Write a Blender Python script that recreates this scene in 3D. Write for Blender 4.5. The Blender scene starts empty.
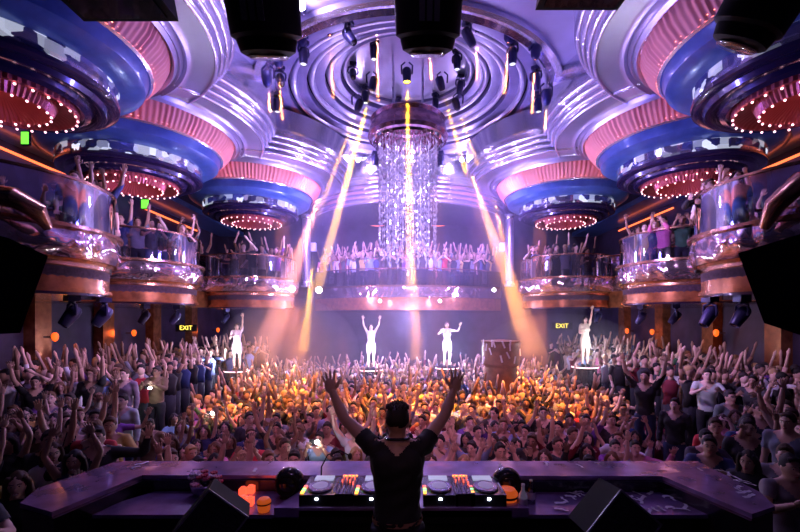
import bpy, bmesh, math, random
import numpy as np
from mathutils import Vector, Matrix, noise
random.seed(7)
S = bpy.context.scene
COL = S.collection
PI = math.pi
# ---------------------------------------------------------------- camera
F = 422.0; CX = 408.0; HY = 320.0; ZC = 3.15
cd = bpy.data.cameras.new('camera'); cam = bpy.data.objects.new('camera', cd); COL.objects.link(cam)
cam.location = (0, 0, ZC); cam.rotation_euler = (PI/2, 0, 0)
cd.sensor_width = 36.0; cd.lens = 36.0*F/800.0
cd.shift_x = -(CX-400)/800.0; cd.shift_y = (HY-266)/800.0
cd.clip_start = 0.05; cd.clip_end = 200
S.camera = cam
def P(x, y, Y): return Vector(((x-CX)/F*Y, Y, ZC-(y-HY)/F*Y))
# ---------------------------------------------------------------- view, world
S.view_settings.view_transform = 'Standard'; S.view_settings.look = 'None'
S.view_settings.gamma = 1.0; S.view_settings.use_curve_mapping = False
S.view_settings.exposure = 0.0
S.cycles.max_bounces = 6; S.cycles.diffuse_bounces = 2; S.cycles.glossy_bounces = 3
S.cycles.transmission_bounces = 4; S.cycles.volume_bounces = 0; S.cycles.transparent_max_bounces = 24
S.cycles.caustics_reflective = False; S.cycles.caustics_refractive = False
S.cycles.sample_clamp_indirect = 4.0; S.cycles.sample_clamp_direct = 0
S.cycles.volume_max_steps = 64
w = bpy.data.worlds.new('world'); S.world = w; w.use_nodes = True
w.node_tree.nodes['Background'].inputs[0].default_value = (0.25, 0.12, 0.6, 1)
w.node_tree.nodes['Background'].inputs[1].default_value = 0.02
# ---------------------------------------------------------------- lights
def lamp(kind, name, loc, color, power, target=None, size=0.1, angle=60, blend=0.5, sy=None):
    l = bpy.data.lights.new(name, kind); l.color = color; l.energy = power
    o = bpy.data.objects.new(name, l); COL.objects.link(o); o.location = loc
    if kind == 'SPOT':
        l.spot_size = math.radians(angle); l.spot_blend = blend; l.shadow_soft_size = size
    elif kind == 'AREA':
        l.size = size
        if sy: l.shape = 'RECTANGLE'; l.size_y = sy
    else: l.shadow_soft_size = size
    if target is not None:
        o.rotation_euler = (Vector(target)-Vector(loc)).to_track_quat('-Z', 'Y').to_euler()
    return o
VIO = (0.36, 0.22, 1.0); LAV = (0.62, 0.45, 1.0); MAG = (0.95, 0.32, 0.75); AMB = (1.0, 0.42, 0.05); RED = (1.0, 0.12, 0.10); WRM = (1.0, 0.5, 0.55)
# washes: violet uplight on the ceiling, warm pink front light from the truss over the booth, amber pools
lamp('AREA', 'ceiling_wash', (0, 12.5, ZC+1.2), (.42, .34, 1.0), 200, (0, 12.5, 20), 5.0)
for s in (-1, 1):
    lamp('SPOT', 'violet_wash', (s*1.0, 9.0, ZC+2.2), (.20, .17, 1.0), 620, (s*6.0, 8.5, ZC+5.6), .2, 120, 1)
    lamp('SPOT', 'violet_wash', (s*2.2, 13.5, ZC+2.2), (.36, .28, 1.0), 700, (s*6.2, 13.0, ZC+5.6), .2, 120, 1)
    lamp('SPOT', 'back_wash', (s*3.0, 13.5, ZC+5.0), (.40, .22, 1.0), 5200, (s*2.5, 20.0, ZC+0.5), .3, 100, 1)
    lamp('SPOT', 'fascia_fill', (s*2.0, 8.0, ZC+1.9), (.8, .5, 1.0), 900, (s*6.8, 10.5, ZC+.8), .3, 100, 1)  # added fill in mid-air, no fixture, brightens the balcony panels
    lamp('SPOT', 'front_wash', (s*1.6, 2.2, ZC+3.2), (1.0, .30, .58), 400, (s*1.0, 8.0, 1.0), .25, 62, 1)
    lamp('SPOT', 'crowd_violet', (s*3.0, 8.5, ZC+5.0), (.38, .16, 1.0), 420, (s*5.0, 10.0, 1.0), .3, 100, 1)
    lamp('SPOT', 'amber_pool', (s*2.6, 8.2, ZC+5.0), (1, .33, .02), 12000, (s*3.3, 10.6, 1.2), .1, 34, .9)
lamp('SPOT', 'amber_pool', (0, 8.2, ZC+5.0), (1, .33, .02), 11500, (0.0, 10.2, 1.2), .1, 36, .9)
lamp('SPOT', 'rear_violet', (0, 14.0, ZC+5.0), (.55, .30, 1.0), 3500, (0, 14.5, 1.0), .3, 90, 1)
lamp('POINT', 'stage_glow', (0, 16.5, 3.2), (.50, .45, 1.0), 700, None, .3)
lamp('SPOT', 'dj_arm_fill', (0, -1.6, ZC+1.8), (1.0, .45, .45), 70, (0, 3.3, 2.6), .15, 26, .8)  # added fill from behind the camera, brightens the DJ's arms
lamp('SPOT', 'booth_light', (0, 1.6, ZC+2.6), (.65, .35, 1.0), 45, (0, 4.0, ZC-1.4), .3, 70, 1)
# ---------------------------------------------------------------- materials
MATS = {}
def nn(t, k, **kw):
    n = t.nodes.new(k)
    for a, b in kw.items():
        if a in n.inputs: n.inputs[a].default_value = b
        else: setattr(n, a, b)
    return n
def mat(name, col=(.5, .5, .5), rough=.5, metal=0., em=None, es=0., noise_s=None, var=.25, bump=0., coat=0., spec=.5):
    if name in MATS: return MATS[name]
    m = bpy.data.materials.new(name); m.use_nodes = True; t = m.node_tree
    b = t.nodes['Principled BSDF']; L = t.links.new
    b.inputs['Base Color'].default_value = (*col, 1); b.inputs['Roughness'].default_value = rough
    b.inputs['Metallic'].default_value = metal; b.inputs['Coat Weight'].default_value = coat
    b.inputs['Specular IOR Level'].default_value = spec
    if em: b.inputs['Emission Color'].default_value = (*em, 1); b.inputs['Emission Strength'].default_value = es
    if noise_s:
        tc = nn(t, 'ShaderNodeTexCoord'); n = nn(t, 'ShaderNodeTexNoise'); n.inputs['Scale'].default_value = noise_s; n.inputs['Detail'].default_value = 5
        L(tc.outputs['Object'], n.inputs['Vector'])
        r = nn(t, 'ShaderNodeValToRGB'); r.color_ramp.elements[0].position = .3; r.color_ramp.elements[1].position = .7
        r.color_ramp.elements[0].color = (*[c*(1-var) for c in col], 1); r.color_ramp.elements[1].color = (*[min(1, c*(1+var)) for c in col], 1)
        L(n.outputs['Fac'], r.inputs[0]); L(r.outputs[0], b.inputs['Base Color'])
        if bump:
            bp = nn(t, 'ShaderNodeBump'); bp.inputs['Strength'].default_value = bump; bp.inputs['Distance'].default_value = .05
            L(n.outputs['Fac'], bp.inputs['Height']); L(bp.outputs[0], b.inputs['Normal'])
    MATS[name] = m; return m
def voro_mat(name, c0, c1, scale, rough=.15, metal=1., es=0., emc=(1, 1, 1), thr=.6, bump=.4, stretch=(1, 1, 1), cheb=False):
    """faceted surface: every voronoi cell its own tone; cells above thr emit, in place of reflected light, when es > 0"""
    m = bpy.data.materials.new(name); m.use_nodes = True; t = m.node_tree; L = t.links.new; b = t.nodes['Principled BSDF']
    tc = nn(t, 'ShaderNodeTexCoord'); mp = nn(t, 'ShaderNodeMapping'); mp.inputs['Scale'].default_value = stretch
    v = nn(t, 'ShaderNodeTexVoronoi'); v.inputs['Scale'].default_value = scale
    if cheb: v.distance = 'CHEBYCHEV'; v.inputs['Randomness'].default_value = .75
    L(tc.outputs['Object'], mp.inputs[0]); L(mp.outputs[0], v.inputs['Vector'])
    sep = nn(t, 'ShaderNodeSeparateColor'); L(v.outputs['Color'], sep.inputs[0])
    mx = nn(t, 'ShaderNodeMix'); mx.data_type = 'RGBA'; mx.inputs[6].default_value = (*c0, 1); mx.inputs[7].default_value = (*c1, 1)
    L(sep.outputs[0], mx.inputs[0]); L(mx.outputs[2], b.inputs['Base Color'])
    b.inputs['Roughness'].default_value = rough; b.inputs['Metallic'].default_value = metal
    bp = nn(t, 'ShaderNodeBump'); bp.inputs['Strength'].default_value = bump; bp.inputs['Distance'].default_value = .03
    L(sep.outputs[1], bp.inputs['Height']); L(bp.outputs[0], b.inputs['Normal'])
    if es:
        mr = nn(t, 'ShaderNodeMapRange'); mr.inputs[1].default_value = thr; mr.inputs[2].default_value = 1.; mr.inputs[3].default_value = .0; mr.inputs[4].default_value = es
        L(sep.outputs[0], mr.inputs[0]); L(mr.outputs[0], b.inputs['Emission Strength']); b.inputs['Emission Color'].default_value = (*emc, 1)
    MATS[name] = m; return m
def tint_mat(name, rough=.6, sheen=0., metal=0.):
    """per-thing colour (object colour), overridden where the mesh's own 'tint' attribute has alpha"""
    m = bpy.data.materials.new(name); m.use_nodes = True; t = m.node_tree; L = t.links.new; b = t.nodes['Principled BSDF']
    oi = nn(t, 'ShaderNodeObjectInfo'); a = nn(t, 'ShaderNodeVertexColor'); a.layer_name = 'tint'
    mx = nn(t, 'ShaderNodeMix'); mx.data_type = 'RGBA'
    L(a.outputs['Alpha'], mx.inputs[0]); L(oi.outputs['Color'], mx.inputs[6]); L(a.outputs['Color'], mx.inputs[7])
    L(mx.outputs[2], b.inputs['Base Color']); b.inputs['Roughness'].default_value = rough; b.inputs['Metallic'].default_value = metal
    MATS[name] = m; return m
def glow(name, col, s):
    return mat(name, col=(.02, .02, .02), em=col, es=s)
M = dict(
 silver=mat('silver_lilac_plaster', (.60, .56, .72), .30, .75, noise_s=1.2, var=.10),
 ridge=mat('polished_silver_ridge', (.78, .74, .88), .22, .85),
 dome=mat('dome_satin', (.62, .56, .78), .30, .6, noise_s=2, var=.12),
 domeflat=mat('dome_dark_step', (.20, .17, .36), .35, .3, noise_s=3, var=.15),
 ceil=mat('ceiling_satin', (.42, .38, .60), .38, .55, noise_s=.9, var=.15),
 darkwall=mat('dark_wall', (.035, .022, .06), .7, noise_s=2, var=.4),
 floor=mat('dark_floor', (.03, .02, .04), .35, noise_s=4, var=.4),
 carpet=mat('terrace_carpet', (.06, .03, .05), .85, noise_s=18, var=.4),
 blue=mat('blue_lacquer', (.07, .14, .40), .28, .2, coat=.3, noise_s=5, var=.15),
 under=mat('dark_aubergine_lacquer', (.035, .022, .085), .22, .3, coat=.5),
 pleat=mat('pleated_red_fabric', (.88, .30, .24), .6),
 bronze=mat('bronze_metal', (.55, .30, .20), .25, 1., noise_s=3, var=.25),
 wood=mat('bronze_wood_panel', (.42, .16, .07), .25, .6, noise_s=6, var=.35),
 black=mat('matt_black', (.010, .009, .012), .6, spec=.15),
 blackg=mat('black_gloss', (.015, .014, .02), .18, 0, coat=.5),
 fixt=mat('fixture_blue_black', (.05, .045, .14), .35, .3),
 grille=mat('speaker_grille', (.012, .012, .014), .8, 0., noise_s=60, var=.6, bump=.5),
 chrome=mat('chrome', (.8, .8, .85), .1, 1.),
 white=mat('white_plastic', (.75, .72, .8), .4),
 orange=mat('orange_wax', (.9, .18, .03), .4, em=(1, .15, .02), es=.35),
 redlab=glow('red_lit_label', (1., .09, .04), 1.6),
 brown=mat('brown_wood', (.20, .08, .045), .5, noise_s=5, var=.4),
 led_red=glow('red_led_strip', (1., .16, .05), 2.5), led_pink=glow('pink_cove_strip', (1., .20, .14), 13.),
 led_org=glow('orange_led_strip', (1., .25, .04), 3.),
 bulb=glow('bulb_warm', (1., .50, .60), 5.), white_l=glow('white_lamp', (.9, .85, 1.), 40.), tiny=glow('tiny_downlight', (.85, .85, 1.), 8.),
 green=glow('green_lit_sign', (.15, 1., .05), 2.0), yel=glow('yellow_sign_letters', (1., .75, .1), 2.5), amber=glow('amber_lens', (1., .5, .05), 30.),
 sconce=glow('sconce_orange', (1., .12, .01), 1.6),
 crystal=mat('crystal', (.85, .82, 1.), .06, .6, em=(.75, .62, 1.), es=.05),  # faint emission added as sparkle, the crystals are no light source
)
M['band'] = voro_mat('crystal_band', (.10, .12, .35), (.9, .9, 1.), 4.2, .12, .8, 1.1, (.72, .78, 1.), .55, .3, (1, 1, 1.3), True)  # crystals only reflect; emission of the bright cells stands in for that
def mirror_mat():
    m = mat('rippled_mirror_band', (.85, .66, .72), .10, .95); t = m.node_tree; L = t.links.new; b = t.nodes['Principled BSDF']
    tc = nn(t, 'ShaderNodeTexCoord'); n = nn(t, 'ShaderNodeTexNoise'); n.inputs['Scale'].default_value = .95; n.inputs['Detail'].default_value = 1.5; n.inputs['Distortion'].default_value = 1.6
    bp = nn(t, 'ShaderNodeBump'); bp.inputs['Strength'].default_value = .5; bp.inputs['Distance'].default_value = .25
    L(tc.outputs['Object'], n.inputs['Vector']); L(n.outputs['Fac'], bp.inputs['Height']); L(bp.outputs[0], b.inputs['Normal']); return m
M['glit'] = mirror_mat()
M['mosaic'] = voro_mat('mirror_mosaic', (.35, .3, .6), (.9, .85, 1.), 14, .15, .95, 0, bump=.8)
def glass_mat():
    m = bpy.data.materials.new('clear_glass'); m.use_nodes = True; t = m.node_tree; L = t.links.new
    t.nodes.remove(t.nodes['Principled BSDF']); o = t.nodes['Material Output']
    tr = nn(t, 'ShaderNodeBsdfTransparent'); tr.inputs[0].default_value = (.88, .86, .97, 1); g = nn(t, 'ShaderNodeBsdfGlossy'); g.inputs['Roughness'].default_value = .05
    fr = nn(t, 'ShaderNodeFresnel'); fr.inputs[0].default_value = 1.5
    ad = nn(t, 'ShaderNodeMath'); ad.operation = 'ADD'; ad.inputs[1].default_value = .06
    mx = nn(t, 'ShaderNodeMixShader'); L(fr.outputs[0], ad.inputs[0]); L(ad.outputs[0], mx.inputs[0]); L(tr.outputs[0], mx.inputs[1]); L(g.outputs[0], mx.inputs[2]); L(mx.outputs[0], o.inputs[0])
    return m
M['glass'] = glass_mat()
def haze_mat(name, dens, col=(1, 1, 1), aniso=0.):
    m = bpy.data.materials.new(name); m.use_nodes = True; t = m.node_tree; t.nodes.remove(t.nodes['Principled BSDF'])
    v = nn(t, 'ShaderNodeVolumeScatter'); v.inputs['Color'].default_value = (*col, 1); v.inputs['Density'].default_value = dens; v.inputs['Anisotropy'].default_value = aniso
    t.links.new(v.outputs[0], t.nodes['Material Output'].inputs['Volume']); return m
SKIN = tint_mat('skin', .45); CLOTH = tint_mat('cloth', .8); HAIR = tint_mat('hair', .75); LEATHER = tint_mat('leather', .4)
# ---------------------------------------------------------------- mesh builder
class MB:
    def __init__(s): s.v = []; s.f = []; s.c = []
    def add(s, vs, fs, col=None):
        o = len(s.v); s.v += [tuple(p) for p in vs]; s.f += [tuple(i+o for i in f) for f in fs]; s.c += [col]*len(vs); return s
    def box(s, c, d, R=None, col=None, taper=1.):
        x, y, z = [k/2 for k in d]; vs = []
        for sx, sy, sz in ((-1,-1,-1),(1,-1,-1),(1,1,-1),(-1,1,-1),(-1,-1,1),(1,-1,1),(1,1,1),(-1,1,1)):
            k = taper if sz > 0 else 1.
            p = Vector((sx*x*k, sy*y*k, sz*z)); p = R @ p if R is not None else p; vs.append(p+Vector(c))
        return s.add(vs, [(0,3,2,1),(4,5,6,7),(0,1,5,4),(1,2,6,5),(2,3,7,6),(3,0,4,7)], col)
    def lathe(s, prof, c=(0, 0, 0), seg=64, a0=0., a1=2*PI, fn=None, R=None, col=None):
        full = abs(a1-a0-2*PI) < 1e-6; n = seg if full else seg+1; vs = []; fs = []
        for (r, z) in prof:
            for k in range(n):
                a = a0+(a1-a0)*k/seg; rr = fn(r, a, z) if fn else r
                p = Vector((rr*math.cos(a), rr*math.sin(a), z)); p = R @ p if R is not None else p; vs.append(p+Vector(c))
        for i in range(len(prof)-1):
            for k in range(seg):
                k2 = (k+1) % n; fs.append((i*n+k, i*n+k2, (i+1)*n+k2, (i+1)*n+k))
        return s.add(vs, fs, col)
    def tube(s, pts, rad, n=8, flat=None, cap=True, col=None):
        pts = [Vector(p) for p in pts]; rad = rad if isinstance(rad, (list, tuple)) else [rad]*len(pts); vs = []; fs = []
        up = None
        for i, p in enumerate(pts):
            d = (pts[min(i+1, len(pts)-1)]-pts[max(i-1, 0)]).normalized()
            if up is None: up = Vector((0, 0, 1)) if abs(d.z) < .8 else Vector((0, 1, 0))
            a = d.cross(up).normalized(); b = a.cross(d).normalized(); up = b
            for k in range(n):
                t = 2*PI*k/n; q = rad[i]; f = flat[i] if flat else 1.
                vs.append(p+a*math.cos(t)*q+b*math.sin(t)*q*f)
        for i in range(len(pts)-1):
            for k in range(n): k2 = (k+1) % n; fs.append((i*n+k, i*n+k2, (i+1)*n+k2, (i+1)*n+k))
        if cap: fs.append(tuple(range(n))[::-1]); fs.append(tuple((len(pts)-1)*n+k for k in range(n)))
        return s.add(vs, fs, col)
    def ell(s, c, r, nu=14, nv=9, fn=None, R=None, col=None):
        vs = [(0, 0, -1)]; fs = []
        for j in range(1, nv):
            t = -PI/2+PI*j/nv
            for k in range(nu): a = 2*PI*k/nu; vs.append((math.cos(t)*math.cos(a), math.cos(t)*math.sin(a), math.sin(t)))
        vs.append((0, 0, 1)); L = len(vs)-1
        for k in range(nu):
            k2 = (k+1) % nu; fs.append((0, 1+k2, 1+k)); fs.append((L, 1+(nv-2)*nu+k, 1+(nv-2)*nu+k2))
            for j in range(nv-2): fs.append((1+j*nu+k, 1+j*nu+k2, 1+(j+1)*nu+k2, 1+(j+1)*nu+k))
        out = []
        for p in vs:
            q = Vector((p[0]*r[0], p[1]*r[1], p[2]*r[2])); q = fn(q) if fn else q; q = R @ q if R is not None else q; out.append(q+Vector(c))
        return s.add(out, fs, col)
    def prism(s, poly, z0, z1, col=None):
        n = len(poly); vs = [(x, y, z0) for x, y in poly]+[(x, y, z1) for x, y in poly]
        fs = [tuple(range(n))[::-1], tuple(range(n, 2*n))]+[(k, (k+1) % n, n+(k+1) % n, n+k) for k in range(n)]
        return s.add(vs, fs, col)
    def mesh(s, name, m, smooth=True):
        me = bpy.data.meshes.new(name); me.from_pydata(s.v, [], s.f); me.materials.append(m)
        if any(c is not None for c in s.c):
            at = me.color_attributes.new('tint', 'FLOAT_COLOR', 'POINT')
            arr = np.array([(c if c is not None else (0, 0, 0, 0)) for c in s.c], dtype=np.float32).ravel(); at.data.foreach_set('color', arr)
        me.update()
        if smooth is True: me.polygons.foreach_set('use_smooth', [True]*len(me.polygons)); 
        elif smooth:
            me.polygons.foreach_set('use_smooth', [True]*len(me.polygons)); me.set_sharp_from_angle(angle=math.radians(smooth))
        return me
    def build(s, name, m, parent=None, smooth=35, loc=None):
        o = bpy.data.objects.new(name, s.mesh(name, m, smooth)); COL.objects.link(o)
        if parent: o.parent = parent
        if loc is not None: o.location = loc
        return o
def tag(o, label=None, cat=None, group=None, kind=None):
    if label: o['label'] = label
    if cat: o['category'] = cat
    if group: o['group'] = group
    if kind: o['kind'] = kind
    return o
def empty(name, loc, label=None, cat=None, group=None, rz=0):
    o = bpy.data.objects.new(name, None); COL.objects.link(o); o.location = loc; o.rotation_euler = (0, 0, rz); o.empty_display_size = .1
    return tag(o, label, cat, group)
def copy_tree(o, parent=None, loc=None, rz=None, label=None, group=None):
    c = o.copy(); COL.objects.link(c)
    if parent: c.parent = parent
    if loc is not None: c.location = loc
    if rz is not None: c.rotation_euler = (0, 0, rz)
    if label: c['label'] = label
    if group: c['group'] = group
    for ch in list(o.children): copy_tree(ch, c)
    return c
def struct(name, mb, m, smooth=35): return tag(mb.build(name, m, smooth=smooth), kind='structure')
def rect_ring(cx, cy, r, x0, x1, y0, y1, z, n=96):
    mb = MB(); vs = []; fs = []
    for k in range(n):
        a = 2*PI*k/n; c, s_ = math.cos(a), math.sin(a); vs.append((cx+r*c, cy+r*s_, z))
        t = min(((x1-cx)/c if c > 1e-6 else 1e9), ((x0-cx)/c if c < -1e-6 else 1e9), ((y1-cy)/s_ if s_ > 1e-6 else 1e9), ((y0-cy)/s_ if s_ < -1e-6 else 1e9))
        vs.append((cx+t*c, cy+t*s_, z))
    for k in range(n): k2 = (k+1) % n; fs.append((2*k, 2*k+1, 2*k2+1, 2*k2))
    return mb.add(vs, fs)
# ---------------------------------------------------------------- setting
WX = 9.8; Y0 = -2.5; Y1 = 23.0; HC = ZC+6.3
FZ = -.5
b = MB(); b.box((0, (Y0+Y1)/2, FZ-.1), (2*WX+.4, Y1-Y0+.4, .2)); struct('floor', b, M['floor'])
b = MB(); b.box((-WX-.1, (Y0+Y1)/2, HC/2-.25), (.2, Y1-Y0, HC+.5)); struct('wall_left', b, M['darkwall'])
b = MB(); b.box((WX+.1, (Y0+Y1)/2, HC/2-.25), (.2, Y1-Y0, HC+.5)); struct('wall_right', b, M['darkwall'])
b = MB(); b.box((0, Y1+.1, HC/2-.25), (2*WX+.4, .2, HC+.5)); struct('wall_back', b, M['darkwall'])
b = MB(); b.box((0, Y0-.1, HC/2-.25), (2*WX+.4, .2, HC+.5)); struct('wall_front', b, M['darkwall'])
DC = (0, 12.5)
struct('ceiling', rect_ring(DC[0], DC[1], 4.35, -WX, WX, Y0, Y1, HC), M['ceil'])
# dome: stepped rings rising to a disc
def ring_profile(steps):
    pr = []
    for (r, h, r2) in steps:   # rounded lip at r, then a flat to r2
        for k in range(7):
            a = PI*k/6; pr.append((r+.09*math.cos(a), h-.09*math.sin(a)))
        pr.append((r2, h+.03))
    return pr
b = MB()
for (r, h, r2, hn) in ((3.85, 6.42, 3.4, 6.62), (3.28, 6.62, 2.9, 6.84), (2.78, 6.84, 2.4, 7.05), (2.28, 7.05, 1.95, 7.3)):
    pass
b.lathe([(4.35, 6.3), (4.33, 6.2), (4.25, 6.16), (4.15, 6.18)], (*DC, ZC), 96)
steps = ((3.85, 6.42, 3.42, 6.62), (3.28, 6.62, 2.92, 6.84), (2.78, 6.84, 2.42, 7.05), (2.28, 7.05, 1.97, 7.3), (1.85, 7.3, 1.75, 7.4))
d1 = MB(); d2 = MB()
for (r, h, r2, hn) in steps:
    d1.lathe([(r+.10, h+.02)]+[(r+.08*math.cos(PI*k/6), h-.10*math.sin(PI*k/6)) for k in range(7)]+[(r-.09, h+.02)], (*DC, ZC), 96)
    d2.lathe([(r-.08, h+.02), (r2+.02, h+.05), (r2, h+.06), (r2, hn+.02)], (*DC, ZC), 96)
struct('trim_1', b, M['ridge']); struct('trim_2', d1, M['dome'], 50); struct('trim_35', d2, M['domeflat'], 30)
b = MB(); b.lathe([(4.16, 6.18), (4.06, 6.10), (3.96, 6.2), (3.93, 6.42)], (*DC, ZC), 96); struct('trim_3', b, M['mosaic'])
b = MB(); b.lathe([(1.76, 7.4), (1.70, 7.46), (.01, 7.5)], (*DC, ZC), 64); struct('trim_4', b, M['silver'])
# bays
BAYS = [(-1, 6.8, 7.0, 'near'), (-1, 7.4, 11.4, 'middle'), (-1, 5.8, 15.7, 'far'), (1, 6.7, 7.0, 'near'), (1, 7.45, 11.3, 'middle'), (1, 5.85, 15.7, 'far')]
tn = 5
for i, (s, bx, by, nm) in enumerate(BAYS):
    dz = ZC + .012*i
    b = MB()
    b.lathe([(2.5, 5.02), (2.56, 4.93), (2.62, 5.0), (2.66, 4.97), (2.72, 5.08), (2.78, 5.02), (2.84, 5.06), (2.9, 5.07), (3.26, 5.08)], (s*bx, by, dz), 96)
    struct('trim_%d' % tn, b, M['silver'], 50); tn += 1
    b = MB(); pr = []
    for k in range(4):
        r = 3.28+.10*k; h = 5.08+.14*k
        for j in range(6): a = PI/2*j/5; pr.append((r+.06*math.sin(a)+.0, h-.05*math.cos(a)))
        pr += [(r+.065, h+.06), (r+.09, h+.11)]
    pr += [(3.66, 5.75), (3.70, 6.3)]
    b.lathe([(3.26, 5.08)]+pr, (s*bx, by, dz), 112); struct('trim_%d' % tn, b, M['ridge'], 50); tn += 1
# central rear canopy
b = MB(); pr = [(4.2, 4.62)]
for k in range(5):
    r = 4.55+.11*k; h = 4.66+.15*k
    for j in range(5): a = PI/2*j/4; pr.append((r+.07*math.sin(a), h-.05*math.cos(a)))
    pr += [(r+.08, h+.08), (r+.1, h+.12)]
pr += [(5.1, 5.6), (5.1, 6.3)]
b.lathe([(.01, 4.7), (4.2, 4.7)]+pr, (0, 21.0, ZC), 112, PI, 2*PI); struct('trim_%d' % tn, b, M['ridge'], 50); tn += 1
# side soffits over the upper tier and red coves
for s in (-1, 1):
    b = MB(); b.box((s*9.2, 12, ZC+4.45), (1.3, 20, .2)); struct('trim_%d' % tn, b, M['blue']); tn += 1
    for (ya, yb) in ((7.5, 12.4), (15.5, 19.5)):
        l = MB(); l.box((s*9.74, (ya+yb)/2, ZC+4.12), (.05, yb-ya, .05)); o = l.build('cove_strip', M['led_red'])
        tag(o, 'orange red light strip along the %s wall, %s stretch' % ('left' if s < 0 else 'right', 'near' if ya < 10 else 'far'), 'light strip')
# side terraces
for s in (-1, 1):
    b = MB(); b.prism([(s*3.5, 2.6), (s*9.8, 2.6), (s*9.8, 7.2), (s*5.6, 8.2), (s*3.7, 6.3)], FZ, 0); struct('trim_%d' % (tn+40), b, M['carpet'])
    b = MB(); b.prism([(s*5.6, 8.2), (s*9.8, 7.2), (s*9.8, 22), (s*6.2, 22)], FZ, .35); struct('trim_%d' % tn, b, M['carpet']); tn += 1
# wall pilasters under the tiers
for s in (-1, 1):
    for k, yy in enumerate((6.5, 8.8, 11, 13.4, 16, 18.8)):
        b = MB(); b.box((s*9.65, yy, ZC/2+.3), (.3, .5, ZC+.6)); struct('trim_%d' % tn, b, M['wood']); tn += 1
# ---------------------------------------------------------------- tiered bay lights
def pleat_fn(amp, n): return lambda r, a, z: r+amp*math.sin(a*n)
def make_canopy():
    root = empty('tiered_ceiling_light', (0, 0, 0), 'x', 'ceiling light', 'tiered round ceiling lights over the balcony bays')
    MB().lathe([(2.22, 4.56), (2.30, 4.66), (2.42, 4.82), (2.50, 5.02)], seg=840, fn=lambda r, a, z: r+.017*math.sin(120*a+2.2*math.sin(7*a))*(.7+.3*math.sin(23*a))).build('pleated_shade', M['pleat'], root)
    MB().lathe([(2.23, 4.62), (2.26, 4.62), (2.26, 4.65), (2.23, 4.65), (2.23, 4.62)], seg=64).build('cove_light', M['led_pink'], root)
    MB().lathe([(1.66, 4.18), (1.74, 4.2), (1.95, 4.24), (2.08, 4.33), (2.13, 4.48), (2.14, 4.56)], seg=96).build('blue_ring', M['blue'], root)
    MB().lathe([(2.13, 4.55), (2.17, 4.53), (2.22, 4.56), (2.21, 4.62), (2.15, 4.6)], seg=96).build('silver_rim', M['ridge'], root)
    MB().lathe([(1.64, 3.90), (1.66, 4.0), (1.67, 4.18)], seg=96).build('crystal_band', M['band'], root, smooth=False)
    MB().lathe([(1.06, 3.72), (1.15, 3.66), (1.24, 3.70), (1.27, 3.78), (1.36, 3.73), (1.46, 3.74), (1.5, 3.82), (1.6, 3.82), (1.67, 3.86), (1.68, 3.92), (1.64, 3.93)], seg=96).build('dark_underside', M['under'], root)
    sh = MB().lathe([(1.07, 3.74), (1.06, 3.62), (1.03, 3.6), (.98, 3.66), (.78, 3.76), (.72, 3.62), (.68, 3.55), (.62, 3.62), (.3, 3.8), (.05, 3.82)], seg=240, fn=pleat_fn(.010, 60)).build('bulb_shade', mat('maroon_shade', (.50, .10, .11), .35, .35), root)
    bm = MB().ell((0, 0, 0), (.019, .019, .019), 8, 6).mesh('bulb', M['bulb'])
    for n, r, h in ((30, 1.045, 3.575), (22, .68, 3.53)):
        for k in range(n):
            a = 2*PI*k/n; o = bpy.data.objects.new('bulb', bm); COL.objects.link(o); o.parent = sh; o.location = (r*math.cos(a), r*math.sin(a), h)
    l = lamp('POINT', 'shade_lamp', (0, 0, 3.3), (1., .30, .32), 5, None, .25); l.parent = root
    return root
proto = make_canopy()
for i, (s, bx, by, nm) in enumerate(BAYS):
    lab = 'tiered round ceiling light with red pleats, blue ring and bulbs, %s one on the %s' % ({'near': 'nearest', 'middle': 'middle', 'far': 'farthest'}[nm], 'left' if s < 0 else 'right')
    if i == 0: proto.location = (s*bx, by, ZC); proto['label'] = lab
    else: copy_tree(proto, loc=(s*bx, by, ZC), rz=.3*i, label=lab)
# ---------------------------------------------------------------- balconies
def bay_balcony(s, bx, by, nm):
    side = 'left' if s < 0 else 'right'
    root = empty('balcony', (s*bx, by, ZC+.4), 'round %s balcony bay on the %s with mirrored band and bronze panelling' % ({'near': 'nearest', 'middle': 'middle', 'far': 'farthest'}[nm], side), 'balcony', 'round balcony bays')
    z = 0
    MB().lathe([(.01, .0), (1.50, .0), (1.50, .08)], seg=72).build('soffit', M['under'], root); MB().lathe([(1.50, .10), (1.52, .44), (.01, .46)], seg=72).build('floor_slab', M['carpet'], root)
    MB().lathe([(1.50, .04), (1.56, .04), (1.56, .10), (1.51, .10), (1.51, .52), (1.56, .52), (1.58, .57), (1.63, .57)], seg=480, fn=lambda r, a, z: r+(.022*math.sin(a*60) if .1 < z < .52 else 0)).build('fluted_panel', M['wood'], root)
    MB().lathe([(1.63, .57), (1.68, .66), (1.70, .85), (1.67, 1.02)], seg=96).build('mirror_band', M['glit'], root)
    MB().lathe([(1.66, 1.02), (1.73, 1.03), (1.73, 1.08), (1.55, 1.10), (1.53, 1.05), (1.53, .46)], seg=96).build('floor_edge', M['bronze'], root)
    MB().lathe([(1.58, 1.10), (1.58, 1.80), (1.60, 1.80), (1.60, 1.10)], seg=72).build('glass_rail', M['glass'], root)
    MB().lathe([(1.56, 1.80), (1.62, 1.80), (1.62, 1.84), (1.56, 1.84), (1.56, 1.80)], seg=72).build('rail_cap', M['bronze'], root)
for bb in BAYS: bay_balcony(*bb)
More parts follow.
